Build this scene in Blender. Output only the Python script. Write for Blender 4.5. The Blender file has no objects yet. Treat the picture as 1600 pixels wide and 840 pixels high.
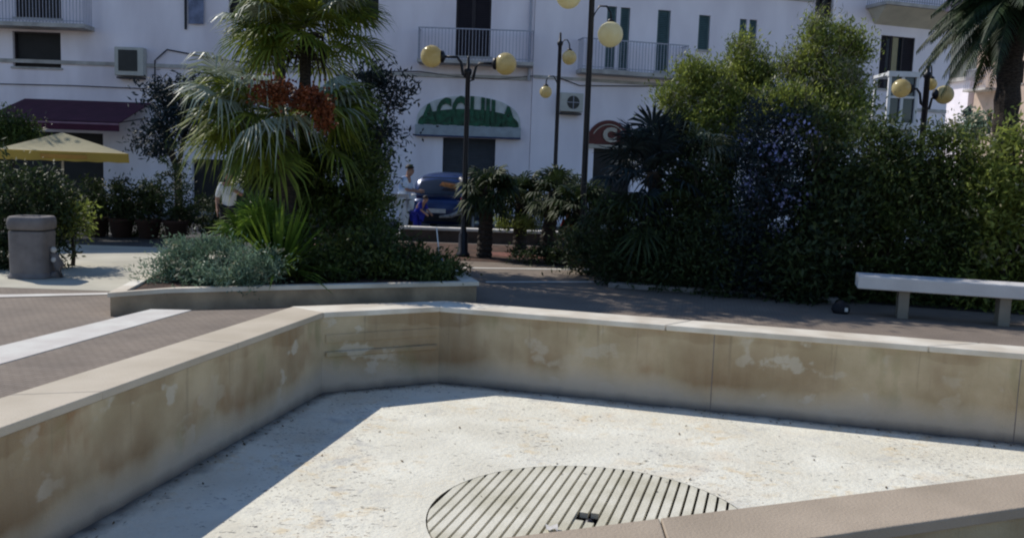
import bpy, math, random
import numpy as np
from math import sin, cos, pi, radians
from mathutils import Vector, Matrix, noise
S = bpy.context.scene
# ------------------------------------------------------------------ camera
F = 1385.0; PITCH = math.atan((420-268)/F); ROLL = radians(2.0); EYE = Vector((0, 0, 1.6))
FW = Vector((0, cos(PITCH), -sin(PITCH))); U0 = Vector((0, sin(PITCH), cos(PITCH))); R0 = Vector((1, 0, 0))
RT = R0*cos(ROLL) + U0*sin(ROLL); UP = -R0*sin(ROLL) + U0*cos(ROLL)
cd = bpy.data.cameras.new('camera'); cam = bpy.data.objects.new('camera', cd); S.collection.objects.link(cam)
cam.matrix_world = Matrix(((RT.x, UP.x, -FW.x, 0), (RT.y, UP.y, -FW.y, 0), (RT.z, UP.z, -FW.z, 1.6), (0, 0, 0, 1)))
cd.sensor_width = 36; cd.lens = 36*F/1600; cd.clip_end = 800; cd.clip_start = .05
S.camera = cam
S.render.engine = 'CYCLES'; S.cycles.filter_width = 2.1
# ------------------------------------------------------------------ world, sun, exposure
SUNV = Vector((-.74, .51, .90)).normalized()
w = bpy.data.worlds.new('World'); S.world = w; w.use_nodes = True
nt = w.node_tree; sky = nt.nodes.new('ShaderNodeTexSky'); sky.sky_type = 'NISHITA'; sky.sun_disc = False
sky.sun_elevation = math.asin(SUNV.z); sky.sun_rotation = math.atan2(SUNV.x, SUNV.y) % (2*pi)
sky.air_density = 1.0; sky.dust_density = .1; sky.ozone_density = 4.0
bg = nt.nodes['Background']; nt.links.new(sky.outputs[0], bg.inputs[0]); bg.inputs[1].default_value = .130
sd = bpy.data.lights.new('sun', 'SUN'); sd.energy = 4.2; sd.angle = radians(.5); sd.color = (1, .94, .83)
so = bpy.data.objects.new('sun', sd); S.collection.objects.link(so); so.rotation_euler = SUNV.to_track_quat('Z', 'Y').to_euler()
so.location = (-20, 15, 30)
S.view_settings.view_transform = 'Standard'; S.view_settings.look = 'None'; S.view_settings.gamma = 1
S.view_settings.exposure = 0.0
G = -.12      # ground level around the basin

# ------------------------------------------------------------------ placing
def ray(px, py): return FW + RT*((px-800)/F) + UP*((420-py)/F)
def atz(px, py, z=G):
    d = ray(px, py); return EYE + d*((z-1.6)/d.z)
def aty(px, py, Y):
    d = ray(px, py); return EYE + d*(Y/d.y)
# ------------------------------------------------------------------ materials
def nd(m, t, **k):
    n = m.node_tree.nodes.new(t)
    for a, b in k.items(): setattr(n, a, b)
    return n
def mat(name, col, rough=.7, var=.12, scale=6, bump=0, bscale=40, metal=0, spec=.4, island=0, trans=0, col2=None, alpha=None, emis=0, detail=6, stretch=(1,1,1)):
    m = bpy.data.materials.new(name); m.use_nodes = True; L = m.node_tree.links
    b = m.node_tree.nodes['Principled BSDF']; b.inputs['Roughness'].default_value = rough; b.inputs['Metallic'].default_value = metal
    b.inputs['Specular IOR Level'].default_value = spec
    tc = nd(m, 'ShaderNodeTexCoord'); mp = nd(m, 'ShaderNodeMapping'); L.new(tc.outputs['Object'], mp.inputs[0]); mp.inputs['Scale'].default_value = stretch
    nz = nd(m, 'ShaderNodeTexNoise'); nz.inputs['Scale'].default_value = scale; nz.inputs['Detail'].default_value = detail; L.new(mp.outputs[0], nz.inputs[0])
    mx = nd(m, 'ShaderNodeMix', data_type='RGBA'); c = list(col)+[1]
    c2 = (list(col2)+[1]) if col2 else [max(0, x*(1-2.2*var)) for x in col]+[1]
    cr = nd(m, 'ShaderNodeValToRGB'); cr.color_ramp.elements[0].position = .35; cr.color_ramp.elements[1].position = .65
    L.new(nz.outputs[0], cr.inputs[0]); L.new(cr.outputs[0], mx.inputs[0]); mx.inputs[6].default_value = c2; mx.inputs[7].default_value = c
    out = mx.outputs[2]
    if island:
        g = nd(m, 'ShaderNodeNewGeometry'); mr = nd(m, 'ShaderNodeMapRange'); L.new(g.outputs['Random Per Island'], mr.inputs[0])
        mr.inputs[3].default_value = 1-island; mr.inputs[4].default_value = 1+island
        hs = nd(m, 'ShaderNodeHueSaturation'); L.new(out, hs.inputs['Color']); L.new(mr.outputs[0], hs.inputs['Value']); out = hs.outputs[0]
    L.new(out, b.inputs['Base Color'])
    if bump:
        n2 = nd(m, 'ShaderNodeTexNoise'); n2.inputs['Scale'].default_value = bscale; n2.inputs['Detail'].default_value = 5; L.new(mp.outputs[0], n2.inputs[0])
        bp = nd(m, 'ShaderNodeBump'); bp.inputs['Strength'].default_value = bump; bp.inputs['Distance'].default_value = .02; L.new(n2.outputs[0], bp.inputs['Height']); L.new(bp.outputs[0], b.inputs['Normal'])
    if trans:
        t = nd(m, 'ShaderNodeBsdfTranslucent'); L.new(out, t.inputs[0]); ms = nd(m, 'ShaderNodeMixShader'); ms.inputs[0].default_value = trans
        L.new(b.outputs[0], ms.inputs[1]); L.new(t.outputs[0], ms.inputs[2]); L.new(ms.outputs[0], m.node_tree.nodes['Material Output'].inputs[0])
    return m
M = {}
M['stucco'] = mat('white_stucco', (.90, .83, .90), .9, .05, .9, .25, 30, col2=(.73, .66, .72), stretch=(1, 1, .35))
M['stucco_two'] = mat('pale_stucco', (.90, .84, .91), .9, .05, .8, .2, 30, col2=(.76, .70, .77), stretch=(1, 1, .35))
M['stucco_far'] = mat('pink_stucco', (.52, .40, .33), .9, .1, 1.5, .2, 30)
M['stucco_cream'] = mat('cream_stucco', (.60, .54, .42), .9, .1, 1.5, .2, 30)
M['trim'] = mat('stone_trim', (.50, .47, .45), .85, .15, 3, .2, 30)
M['dark'] = mat('dark_interior', (.012, .011, .014), .6, .2, 3)
M['glass'] = mat('window_glass', (.02, .025, .04), .12, .1, 1, spec=.6)
M['shutter'] = mat('brown_shutter', (.03, .022, .028), .6, .1, 5)
M['green_shutter'] = mat('green_shutter', (.09, .15, .16), .6, .1, 5)
M['grey_shutter'] = mat('roller_shutter', (.05, .053, .062), .55, .1, 5)
M['white_paint'] = mat('white_paint', (.72, .72, .74), .5, .05, 5)
M['iron'] = mat('black_iron', (.012, .012, .02), .45, .1, 20, metal=.2, spec=.5)
M['rail'] = mat('grey_rail', (.40, .40, .48), .5, .1, 20, metal=.2)
M['cable'] = mat('cable', (.03, .03, .035), .7, .1, 10)
M['burgundy'] = mat('burgundy_canvas', (.07, .012, .035), .85, .1, 3, .2, 20)
M['pinkline'] = mat('pink_hem', (.28, .16, .22), .85, .1, 3)
M['cream_canvas'] = mat('cream_canvas', (.46, .41, .26), .85, .06, 2, .2, 12, trans=.25)
M['yellow_canvas'] = mat('yellow_valance', (.52, .36, .08), .85, .08, 2, trans=.3)
M['orange_print'] = mat('orange_print', (.42, .22, .05), .85, .08, 2)
M['ac'] = mat('ac_casing', (.48, .47, .44), .5, .06, 5)
M['ac_dark'] = mat('ac_fan', (.03, .03, .03), .5, .1, 5)
M['sign_green'] = mat('green_letters', (.010, .10, .05), .5, .3, 6)
M['sign_panel'] = mat('sign_panel', (.34, .38, .42), .6, .1, 4)
M['sign_back'] = mat('pale_sign_back', (.60, .62, .62), .6, .1, 4)
M['sign_red'] = mat('red_sign', (.11, .014, .012), .5, .15, 6)
M['sign_cream'] = mat('cream_letter', (.50, .45, .38), .6, .1, 4)
M['globe'] = mat('amber_globe', (.76, .68, .42), .22, .12, 4, trans=.5, spec=.6, col2=(.66, .55, .28))
M['globe_white'] = mat('cream_globe', (.86, .82, .62), .22, .1, 4, trans=.5, spec=.6, col2=(.80, .72, .45))
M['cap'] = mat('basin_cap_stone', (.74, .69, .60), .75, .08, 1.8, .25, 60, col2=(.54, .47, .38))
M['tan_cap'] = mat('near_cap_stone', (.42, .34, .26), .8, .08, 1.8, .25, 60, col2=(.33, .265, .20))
M['bench'] = mat('bench_stone', (.62, .60, .60), .7, .05, 3, .15, 50)
M['bench_leg'] = mat('bench_leg_stone', (.25, .22, .18), .8, .1, 3, .15, 50)
M['binstone'] = mat('bin_concrete', (.20, .18, .18), .85, .12, 6, .4, 90)
M['binball'] = mat('pale_knob_stone', (.6, .58, .56), .6, .1, 6)
M['planter_stone'] = mat('planter_stone', (.40, .30, .20), .8, .2, 3, .3, 40)
M['kerb'] = mat('kerb_stone', (.34, .31, .30), .85, .15, 4, .3, 50)
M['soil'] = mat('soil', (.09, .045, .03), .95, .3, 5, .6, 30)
M['mulch'] = mat('red_mulch', (.22, .09, .07), .95, .3, 5, .6, 30)
M['stripe'] = mat('white_paving', (.64, .62, .58), .85, .08, 3, .3, 70, col2=(.55, .51, .48))
M['light_paving'] = mat('light_paving', (.52, .49, .41), .9, .1, 1.2, .3, 50)
M['asphalt'] = mat('asphalt', (.06, .06, .065), .9, .15, 4, .4, 80)
M['carpaint'] = mat('car_paint', (.018, .045, .15), .25, .1, 3, spec=.7, metal=.3)
M['car_trim'] = mat('car_trim', (.38, .36, .36), .4, .3, 12)
M['tyre'] = mat('tyre', (.015, .015, .015), .8, .1, 10)
M['rim'] = mat('wheel_rim', (.4, .4, .42), .35, .1, 10, metal=.6)
M['taillight'] = mat('tail_light', (.35, .03, .02), .3, .1, 4)
M['orange'] = mat('orange_reflection', (.45, .16, .03), .5, .3, 8)  # colour of the reflection painted on the car's rear window
M['terracotta'] = mat('terracotta', (.045, .022, .016), .9, .15, 5, .3, 30)
M['bark'] = mat('bark', (.06, .048, .038), .95, .3, 12, 1.0, 25, stretch=(1, 1, .3))
M['palmbark'] = mat('palm_bark', (.055, .042, .035), .95, .3, 14, 1.0, 20, stretch=(1, 1, 2.5))
M['skin'] = mat('skin', (.36, .20, .14), .6, .05, 10)
M['hair'] = mat('hair', (.02, .014, .012), .7, .1, 30)
M['eye'] = mat('eye', (.02, .015, .012), .3, .1, 30)
M['shirt_pattern'] = mat('patterned_shirt', (.78, .80, .84), .85, 0, 7, col2=(.34, .46, .70))
M['white_cloth'] = mat('white_cloth', (.70, .70, .70), .85, .05, 5)
M['blue_cloth'] = mat('blue_cloth', (.012, .02, .30), .85, .2, 7)
M['pale_blue_cloth'] = mat('pale_blue_cloth', (.42, .48, .66), .85, .1, 5)
M['red_cloth'] = mat('red_cloth', (.30, .03, .02), .85, .1, 5)
M['jeans'] = mat('jeans', (.04, .06, .14), .9, .1, 8)
M['dark_cloth'] = mat('dark_cloth', (.015, .015, .02), .9, .1, 8)
M['pale_blue_plastic'] = mat('pale_blue_plastic', (.24, .42, .62), .5, .1, 8)
M['paper'] = mat('paper', (.6, .58, .56), .8, .1, 8)
def leafm(n, c, c2, isl=.4, tr=.3, rough=.45, sc=3, spec=.35): return mat(n, c, rough, .3, sc, island=isl, trans=tr, col2=c2, spec=spec)
M['l_palm'] = leafm('palm_leaf', (.19, .22, .03), (.085, .13, .02), .4, .4, .55, spec=.3)
M['l_silver'] = leafm('silver_palm_leaf', (.30, .34, .28), (.18, .22, .15), .35, .25, .42, spec=.5)
M['l_dark'] = leafm('dark_leaf', (.040, .060, .018), (.018, .032, .012), .55, .25, .6)
M['l_blue'] = leafm('blue_green_leaf', (.018, .032, .034), (.008, .016, .022), .5, .15, .65)
M['l_yellow'] = leafm('feathery_leaf', (.25, .29, .065), (.12, .16, .035), .45, .5)
M['l_mid'] = leafm('mid_leaf', (.085, .12, .025), (.04, .065, .016), .5, .4)
M['l_hedge'] = leafm('hedge_leaf', (.075, .105, .025), (.035, .055, .016), .5, .35, .55)
M['l_lime'] = leafm('lime_blade', (.16, .24, .03), (.07, .13, .02), .3, .4)
M['l_sage'] = leafm('sage_leaf', (.20, .28, .20), (.09, .15, .09), .45, .3, .5)
M['l_grey'] = leafm('dry_twig', (.26, .25, .18), (.16, .16, .10), .4, .2)
M['l_datepalm'] = leafm('date_palm_leaf', (.03, .05, .016), (.015, .03, .012), .35, .2, .6)
M['flower_blue'] = leafm('blue_flower', (.27, .29, .54), (.17, .19, .40), .4, .3, .7)
M['flower_white'] = leafm('cream_flower', (.55, .50, .36), (.35, .33, .2), .3, .3, .7)
M['fruit'] = leafm('orange_fruit', (.19, .055, .016), (.10, .025, .01), .4, .1, .6)

# paving setts
def setts():
    m = mat('paving_setts', (.245, .20, .165), .9, .1, 1.7, 0, col2=(.19, .155, .13)); L = m.node_tree.links; N = m.node_tree.nodes
    b = N['Principled BSDF']; src = b.inputs['Base Color'].links[0].from_socket
    tc = nd(m, 'ShaderNodeTexCoord'); mp = nd(m, 'ShaderNodeMapping'); mp.inputs['Rotation'].default_value = (0, 0, radians(12)); L.new(tc.outputs['Object'], mp.inputs[0])
    br = nd(m, 'ShaderNodeTexBrick'); br.inputs['Scale'].default_value = 5; br.inputs['Mortar Size'].default_value = .02; br.inputs['Mortar Smooth'].default_value = .3
    br.inputs['Color1'].default_value = (1, 1, 1, 1); br.inputs['Color2'].default_value = (.86, .84, .82, 1); br.inputs['Mortar'].default_value = (.45, .43, .41, 1); L.new(mp.outputs[0], br.inputs[0])
    mu = nd(m, 'ShaderNodeMix', data_type='RGBA', blend_type='MULTIPLY'); mu.inputs[0].default_value = .8; L.new(src, mu.inputs[6]); L.new(br.outputs[0], mu.inputs[7]); L.new(mu.outputs[2], b.inputs['Base Color'])
    bp = nd(m, 'ShaderNodeBump'); bp.inputs['Strength'].default_value = .3; bp.inputs['Distance'].default_value = .01; L.new(br.outputs[0], bp.inputs['Height']); L.new(bp.outputs[0], b.inputs['Normal'])
    return m
M['setts'] = setts()
# stained basin wall: cream base, brown waterline band, vertical streaks
def basin_wall_mat():
    m = mat('stained_basin_wall', (.58, .48, .32), .85, .1, 2.5, .4, 60, col2=(.44, .355, .22)); L = m.node_tree.links; N = m.node_tree.nodes
    b = N['Principled BSDF']; src = b.inputs['Base Color'].links[0].from_socket
    tc = nd(m, 'ShaderNodeTexCoord'); sx = nd(m, 'ShaderNodeSeparateXYZ'); L.new(tc.outputs['Object'], sx.inputs[0])
    def noise_(sc, st, det=6):
        mp = nd(m, 'ShaderNodeMapping'); mp.inputs['Scale'].default_value = st; L.new(tc.outputs['Object'], mp.inputs[0])
        n = nd(m, 'ShaderNodeTexNoise'); n.inputs['Scale'].default_value = sc; n.inputs['Detail'].default_value = det; L.new(mp.outputs[0], n.inputs[0]); return n.outputs[0]
    def ramp(s, pts):
        r = nd(m, 'ShaderNodeValToRGB'); e = r.color_ramp.elements
        while len(e) < len(pts): e.new(.5)
        for k, (p, v) in enumerate(pts): e[k].position = p; e[k].color = (v, v, v, 1)
        L.new(s, r.inputs[0]); return r.outputs[0]
    def math_(op, a, c):
        n = nd(m, 'ShaderNodeMath', operation=op)
        for i, x in enumerate((a, c)):
            if isinstance(x, (int, float)): n.inputs[i].default_value = x
            else: L.new(x, n.inputs[i])
        return n.outputs[0]
    z = math_('ADD', math_('ADD', sx.outputs['Z'], math_('MULTIPLY', noise_(1.3, (1, 1, .5)), .42)), math_('MULTIPLY', noise_(9, (1, 1, .5)), .05))
    h = math_('ADD', z, .90)
    band = ramp(h, [(.36, 0), (.50, .45), (.58, 1), (.74, .8), (.98, .65), (1.05, .95)])
    streak = ramp(noise_(5.5, (1.5, 1.5, .16)), [(.30, .5), (.70, 1)])
    patch = ramp(noise_(1.3, (1, 1, .7)), [(.38, .15), (.62, 1)])
    f = math_('MULTIPLY', math_('MULTIPLY', band, patch), math_('ADD', math_('MULTIPLY', streak, .55), .45))
    mx = nd(m, 'ShaderNodeMix', data_type='RGBA'); L.new(f, mx.inputs[0]); L.new(src, mx.inputs[6]); mx.inputs[7].default_value = (.275, .185, .10, 1)
    rst = math_('MULTIPLY', ramp(noise_(1.5, (1, 1, .8)), [(.58, 0), (.72, 1)]), ramp(noise_(8, (1, 1, .5)), [(.40, .3), (.6, 1)]))
    f2 = math_('MULTIPLY', rst, math_('MULTIPLY', band, .7)); mx2 = nd(m, 'ShaderNodeMix', data_type='RGBA'); L.new(f2, mx2.inputs[0]); L.new(mx.outputs[2], mx2.inputs[6]); mx2.inputs[7].default_value = (.30, .15, .06, 1)
    gr = math_('MULTIPLY', ramp(noise_(3.2, (1, 1, 1.3)), [(.55, 0), (.60, .65)]), ramp(noise_(1.0, (1, 1, .2)), [(.45, 0), (.6, 1)]))
    mx3 = nd(m, 'ShaderNodeMix', data_type='RGBA'); L.new(gr, mx3.inputs[0]); L.new(mx2.outputs[2], mx3.inputs[6]); mx3.inputs[7].default_value = (.60, .55, .45, 1)
    ol = ramp(noise_(2.6, (1.2, 1.2, .5)), [(.58, 0), (.72, .55)])
    mx5 = nd(m, 'ShaderNodeMix', data_type='RGBA'); L.new(ol, mx5.inputs[0]); L.new(mx3.outputs[2], mx5.inputs[6]); mx5.inputs[7].default_value = (.27, .25, .12, 1)
    drip = math_('MULTIPLY', ramp(noise_(11, (1.6, 1.6, .08), 3), [(.62, 0), (.72, .35)]), ramp(h, [(.45, 0), (1.0, 1)]))
    mx6 = nd(m, 'ShaderNodeMix', data_type='RGBA'); L.new(drip, mx6.inputs[0]); L.new(mx5.outputs[2], mx6.inputs[6]); mx6.inputs[7].default_value = (.17, .13, .09, 1)
    gl = ramp(h, [(.34, .75), (.56, 0)])
    mx7 = nd(m, 'ShaderNodeMix', data_type='RGBA'); L.new(gl, mx7.inputs[0]); L.new(mx6.outputs[2], mx7.inputs[6]); mx7.inputs[7].default_value = (.50, .455, .39, 1); mx6 = mx7
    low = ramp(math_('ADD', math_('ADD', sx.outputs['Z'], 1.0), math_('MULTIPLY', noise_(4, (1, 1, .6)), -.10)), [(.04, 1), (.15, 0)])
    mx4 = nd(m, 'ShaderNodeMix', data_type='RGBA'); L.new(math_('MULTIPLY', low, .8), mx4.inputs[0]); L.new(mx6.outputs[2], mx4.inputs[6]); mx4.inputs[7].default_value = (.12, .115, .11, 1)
    L.new(mx4.outputs[2], b.inputs['Base Color']); return m
M['basin_wall'] = basin_wall_mat()
def floor_mat():
    m = mat('basin_floor_stone', (.76, .74, .65), .85, .1, 1.4, .6, 25, col2=(.64, .61, .52)); L = m.node_tree.links; N = m.node_tree.nodes
    b = N['Principled BSDF']; src = b.inputs['Base Color'].links[0].from_socket
    tc = nd(m, 'ShaderNodeTexCoord')
    def spots(sc, st, lo, hi, col, src, rot=0, wsc=1.3, w0=.45, w1=.6):
        mp = nd(m, 'ShaderNodeMapping'); mp.inputs['Scale'].default_value = st; mp.inputs['Rotation'].default_value = (0, 0, rot); L.new(tc.outputs['Object'], mp.inputs[0])
        n = nd(m, 'ShaderNodeTexNoise'); n.inputs['Scale'].default_value = sc; n.inputs['Detail'].default_value = 3; n.inputs['Roughness'].default_value = .6; L.new(mp.outputs[0], n.inputs[0])
        r = nd(m, 'ShaderNodeValToRGB'); r.color_ramp.elements[0].position = lo; r.color_ramp.elements[1].position = hi; L.new(n.outputs[0], r.inputs[0])
        n2 = nd(m, 'ShaderNodeTexNoise'); n2.inputs['Scale'].default_value = wsc; L.new(tc.outputs['Object'], n2.inputs[0])
        r2 = nd(m, 'ShaderNodeValToRGB'); r2.color_ramp.elements[0].position = w0; r2.color_ramp.elements[1].position = w1; L.new(n2.outputs[0], r2.inputs[0])
        mm = nd(m, 'ShaderNodeMath', operation='MULTIPLY'); L.new(r.outputs[0], mm.inputs[0]); L.new(r2.outputs[0], mm.inputs[1])
        mx = nd(m, 'ShaderNodeMix', data_type='RGBA'); L.new(mm.outputs[0], mx.inputs[0]); L.new(src, mx.inputs[6]); mx.inputs[7].default_value = (*col, 1); return mx.outputs[2]
    s1 = spots(7, (1, 1.3, 1), .52, .66, (.66, .56, .40), src, 0, 1.2, .48, .62)
    s2 = spots(15, (1, 2.0, 1), .62, .68, (.16, .15, .14), s1, .3, 1.1, .42, .52)
    s3 = spots(30, (1, 1, 1), .60, .66, (.30, .26, .22), s2, .8, .9, .50, .60)
    s4 = spots(2.2, (1, 1, 1), .50, .75, (.62, .50, .36), s3, .2, .7, .45, .70)
    s5 = spots(5.0, (1, 1, 1), .50, .72, (.50, .49, .46), s4, .9, 1.0, .48, .66)
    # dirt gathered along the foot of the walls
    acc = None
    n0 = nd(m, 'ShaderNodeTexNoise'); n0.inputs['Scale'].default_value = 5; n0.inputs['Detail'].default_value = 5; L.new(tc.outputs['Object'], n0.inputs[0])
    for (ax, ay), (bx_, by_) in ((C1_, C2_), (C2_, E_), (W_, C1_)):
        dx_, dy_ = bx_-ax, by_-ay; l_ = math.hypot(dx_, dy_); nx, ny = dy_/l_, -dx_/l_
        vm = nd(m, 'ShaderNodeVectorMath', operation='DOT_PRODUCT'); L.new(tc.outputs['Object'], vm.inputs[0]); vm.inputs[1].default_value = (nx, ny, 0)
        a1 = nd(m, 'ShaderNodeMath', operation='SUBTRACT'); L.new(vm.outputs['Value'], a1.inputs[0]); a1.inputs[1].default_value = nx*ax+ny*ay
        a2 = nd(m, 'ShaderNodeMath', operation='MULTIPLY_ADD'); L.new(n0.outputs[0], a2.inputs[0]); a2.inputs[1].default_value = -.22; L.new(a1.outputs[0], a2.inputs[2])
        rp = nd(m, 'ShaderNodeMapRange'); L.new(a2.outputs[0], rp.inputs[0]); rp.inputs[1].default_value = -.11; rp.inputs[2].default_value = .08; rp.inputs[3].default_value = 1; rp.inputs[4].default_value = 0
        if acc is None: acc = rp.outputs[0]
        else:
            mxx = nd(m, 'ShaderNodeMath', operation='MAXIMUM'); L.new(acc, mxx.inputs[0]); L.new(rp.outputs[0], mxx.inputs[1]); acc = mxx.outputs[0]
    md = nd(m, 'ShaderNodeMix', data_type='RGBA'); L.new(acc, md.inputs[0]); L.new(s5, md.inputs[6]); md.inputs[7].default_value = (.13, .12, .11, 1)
    L.new(md.outputs[2], b.inputs['Base Color']); return m
C1_, C2_, E_, W_ = (-2.05, 9.58), (-.83, 10.27), (9.30, 7.36), (-3.54, 2.353)
M['basin_floor'] = floor_mat()

# ------------------------------------------------------------------ mesh helpers
class MB:
    def __init__(s): s.v = []; s.f = []; s.m = []
    def add(s, vs, fs, mi=0):
        o = len(s.v); s.v += [tuple(p) for p in vs]; s.f += [tuple(i+o for i in f) for f in fs]; s.m += [mi]*len(fs); return s
    def box(s, x0, x1, y0, y1, z0, z1, mi=0):
        return s.add([(x0,y0,z0),(x1,y0,z0),(x1,y1,z0),(x0,y1,z0),(x0,y0,z1),(x1,y0,z1),(x1,y1,z1),(x0,y1,z1)],
                     [(0,3,2,1),(4,5,6,7),(0,1,5,4),(1,2,6,5),(2,3,7,6),(3,0,4,7)], mi)
    def prism(s, poly, z0, z1, mi=0):
        n = len(poly)
        return s.add([(p[0],p[1],z0) for p in poly]+[(p[0],p[1],z1) for p in poly], [tuple(range(n))[::-1], tuple(range(n, 2*n))]+[(i,(i+1)%n,n+(i+1)%n,n+i) for i in range(n)], mi)
    def tube(s, pts, rad, n=8, mi=0, capend=True):
        pts = [Vector(p) for p in pts]; k = len(pts)
        if not isinstance(rad, (list, tuple)): rad = [rad]*k
        vs = []; ref = Vector((.31, .17, .93))
        for i, p in enumerate(pts):
            t = (pts[min(i+1, k-1)]-pts[max(i-1, 0)]).normalized()
            if abs(t.dot(ref)) > .95: rf = Vector((1, 0, 0))
            else: rf = ref
            a = t.cross(rf).normalized(); b = t.cross(a)
            vs += [p+(a*cos(2*pi*j/n)+b*sin(2*pi*j/n))*rad[i] for j in range(n)]
        fs = [(i*n+j, i*n+(j+1)%n, (i+1)*n+(j+1)%n, (i+1)*n+j) for i in range(k-1) for j in range(n)]
        if capend: fs += [tuple(range(n))[::-1], tuple(range((k-1)*n, k*n))]
        return s.add(vs, fs, mi)
    def lathe(s, c, prof, n=20, mi=0):
        vs = [(c[0]+r*cos(2*pi*j/n), c[1]+r*sin(2*pi*j/n), c[2]+z) for r, z in prof for j in range(n)]; k = len(prof)
        fs = [(i*n+j, i*n+(j+1)%n, (i+1)*n+(j+1)%n, (i+1)*n+j) for i in range(k-1) for j in range(n)] + [tuple(range(n))[::-1], tuple(range((k-1)*n, k*n))]
        return s.add(vs, fs, mi)
    def sphere(s, c, r, n=20, mi=0, sz=1):
        return s.lathe(c, [(max(r*sin(pi*i/12), 1e-4), -r*cos(pi*i/12)*sz) for i in range(13)], n, mi)
    def build(s, name, mats, parent=None, smooth=False, bevel=0, loc=None):
        me = bpy.data.meshes.new(name); me.from_pydata(s.v, [], s.f)
        if not isinstance(mats, (list, tuple)): mats = [mats]
        for m in mats: me.materials.append(m)
        if len(mats) > 1: me.polygons.foreach_set('material_index', s.m)
        me.update()
        o = bpy.data.objects.new(name, me); S.collection.objects.link(o)
        if parent is not None:
            o.parent = parent
        if smooth: me.polygons.foreach_set('use_smooth', [True]*len(me.polygons))
        if bevel:
            b = o.modifiers.new('b', 'BEVEL'); b.width = bevel; b.segments = 2; b.limit_method = 'ANGLE'
        if loc: o.location = loc
        return o
def tag(o, label=None, cat=None, group=None, kind=None):
    if label: o['label'] = label
    if cat: o['category'] = cat
    if group: o['group'] = group
    if kind: o['kind'] = kind
    return o
def thing(name, label, cat, loc=(0,0,0), rz=0, group=None):
    o = bpy.data.objects.new(name, None); S.collection.objects.link(o); o.location = loc; o.rotation_euler = (0, 0, rz); o.empty_display_size = .2
    return tag(o, label, cat, group)
def dup(root, loc, rz=0, label=None, sc=1):
    r = root.copy(); S.collection.objects.link(r); r.location = loc; r.rotation_euler = (0, 0, rz); r.scale = (sc, sc, sc)
    if label: r['label'] = label
    for ch in list(root.children):
        c = ch.copy(); S.collection.objects.link(c); c.parent = r
        for g in list(ch.children):
            d = g.copy(); S.collection.objects.link(d); d.parent = c
    return r
def struct(name, mb, m, **k): return tag(mb.build(name, m, **k), kind='structure')
def arr_obj(name, V, Fq, m, parent, nv=4):
    me = bpy.data.meshes.new(name); me.vertices.add(len(V)); me.vertices.foreach_set('co', V.astype(np.float32).ravel())
    nf = len(Fq); me.loops.add(nf*nv); me.loops.foreach_set('vertex_index', Fq.astype(np.int32).ravel()); me.polygons.add(nf)
    me.polygons.foreach_set('loop_start', np.arange(nf, dtype=np.int32)*nv); me.update(calc_edges=True); me.materials.append(m)
    o = bpy.data.objects.new(name, me); S.collection.objects.link(o)
    if parent is not None: o.parent = parent
    return o

# ================================================================== SETTING
C1 = (-2.05, 9.58); C2 = (-.83, 10.27); Ed = (9.30, 7.36); Wd = (-3.54, 2.353)
C1o = (-2.46, 9.90); C2o = (-.80, 10.72); Eo = (10.55, 7.46); Wo = (-4.19, 1.695)
inner = [Wd, Ed, C2, C1]; outer = [Wo, Eo, C2o, C1o]
# ground sheet (hole for basin and for the lower pavement on the near side)
import bmesh
def sheet(name, outer_loop, hole, z, m):
    bm = bmesh.new(); es = []
    for lp in (outer_loop, hole):
        vs = [bm.verts.new((p[0], p[1], z)) for p in lp]; es += [bm.edges.new((vs[i], vs[(i+1) % len(vs)])) for i in range(len(vs))]
    bmesh.ops.triangle_fill(bm, edges=es, use_beauty=True)
    for f in bm.faces:
        if f.normal.z < 0: f.normal_flip()
    me = bpy.data.meshes.new(name); bm.to_mesh(me); bm.free(); me.materials.append(m)
    o = bpy.data.objects.new(name, me); S.collection.objects.link(o); return tag(o, kind='structure')
sheet('ground', [(-300,-40),(300,-40),(300,400),(-300,400)], [(-30,-30),(30,-30),(30,1.0),(10.5,7.40),(C2o[0],C2o[1]-.05),(C1o[0]+.05,C1o[1]-.05),(-3.98,1.9),(-30,1.9)], G, M['setts'])
lp = MB(); lp.add([(-30,-30,-.62),(30,-30,-.62),(30,7.6,-.62),(-30,7.6,-.62)], [(0,1,2,3)]); lp.v = lp.v
# lower pavement ends at the near wall, so cut it along that line
lp = MB(); lp.add([(-30,-30,-.62),(30,-30,-.62),(30,14,-.62),(10.4,7.42,-.62),(-3.9,1.85,-.62),(-30,1.9,-.62)], [(0,1,2,3,4,5)])
struct('lower_pavement', lp, M['setts'])
# raised platform strip along the left of the basin with a pale kerb
K = [(-5.35, 1.9), (-4.27, 7.3), (-3.93, 9.23), (-3.84, 9.34), (-3.43, 9.43)]
s_out = [(-5.23,1.95),(-4.27,7.3),(-3.88,9.36),(-3.43,9.43)]; s_in = [(-4.84,1.95),(-3.88,6.62),(-3.43,9.43)]
pl = MB(); pl.prism([(-4.84,1.95), (-3.98,1.95), (-2.47,9.86), (-2.60,9.74), (-3.43,9.43), (-3.88,6.75)][::1], G-.02, -.006)
struct('raised_pavement', pl, M['setts'])
kb = MB(); kb.prism([(-5.25,1.95),(-4.845,1.95),(-3.885,6.75),(-3.435,9.435),(-3.86,9.40),(-4.27,7.3)], G-.02, .0)
struct('kerb', kb, M['stripe'])
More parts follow.
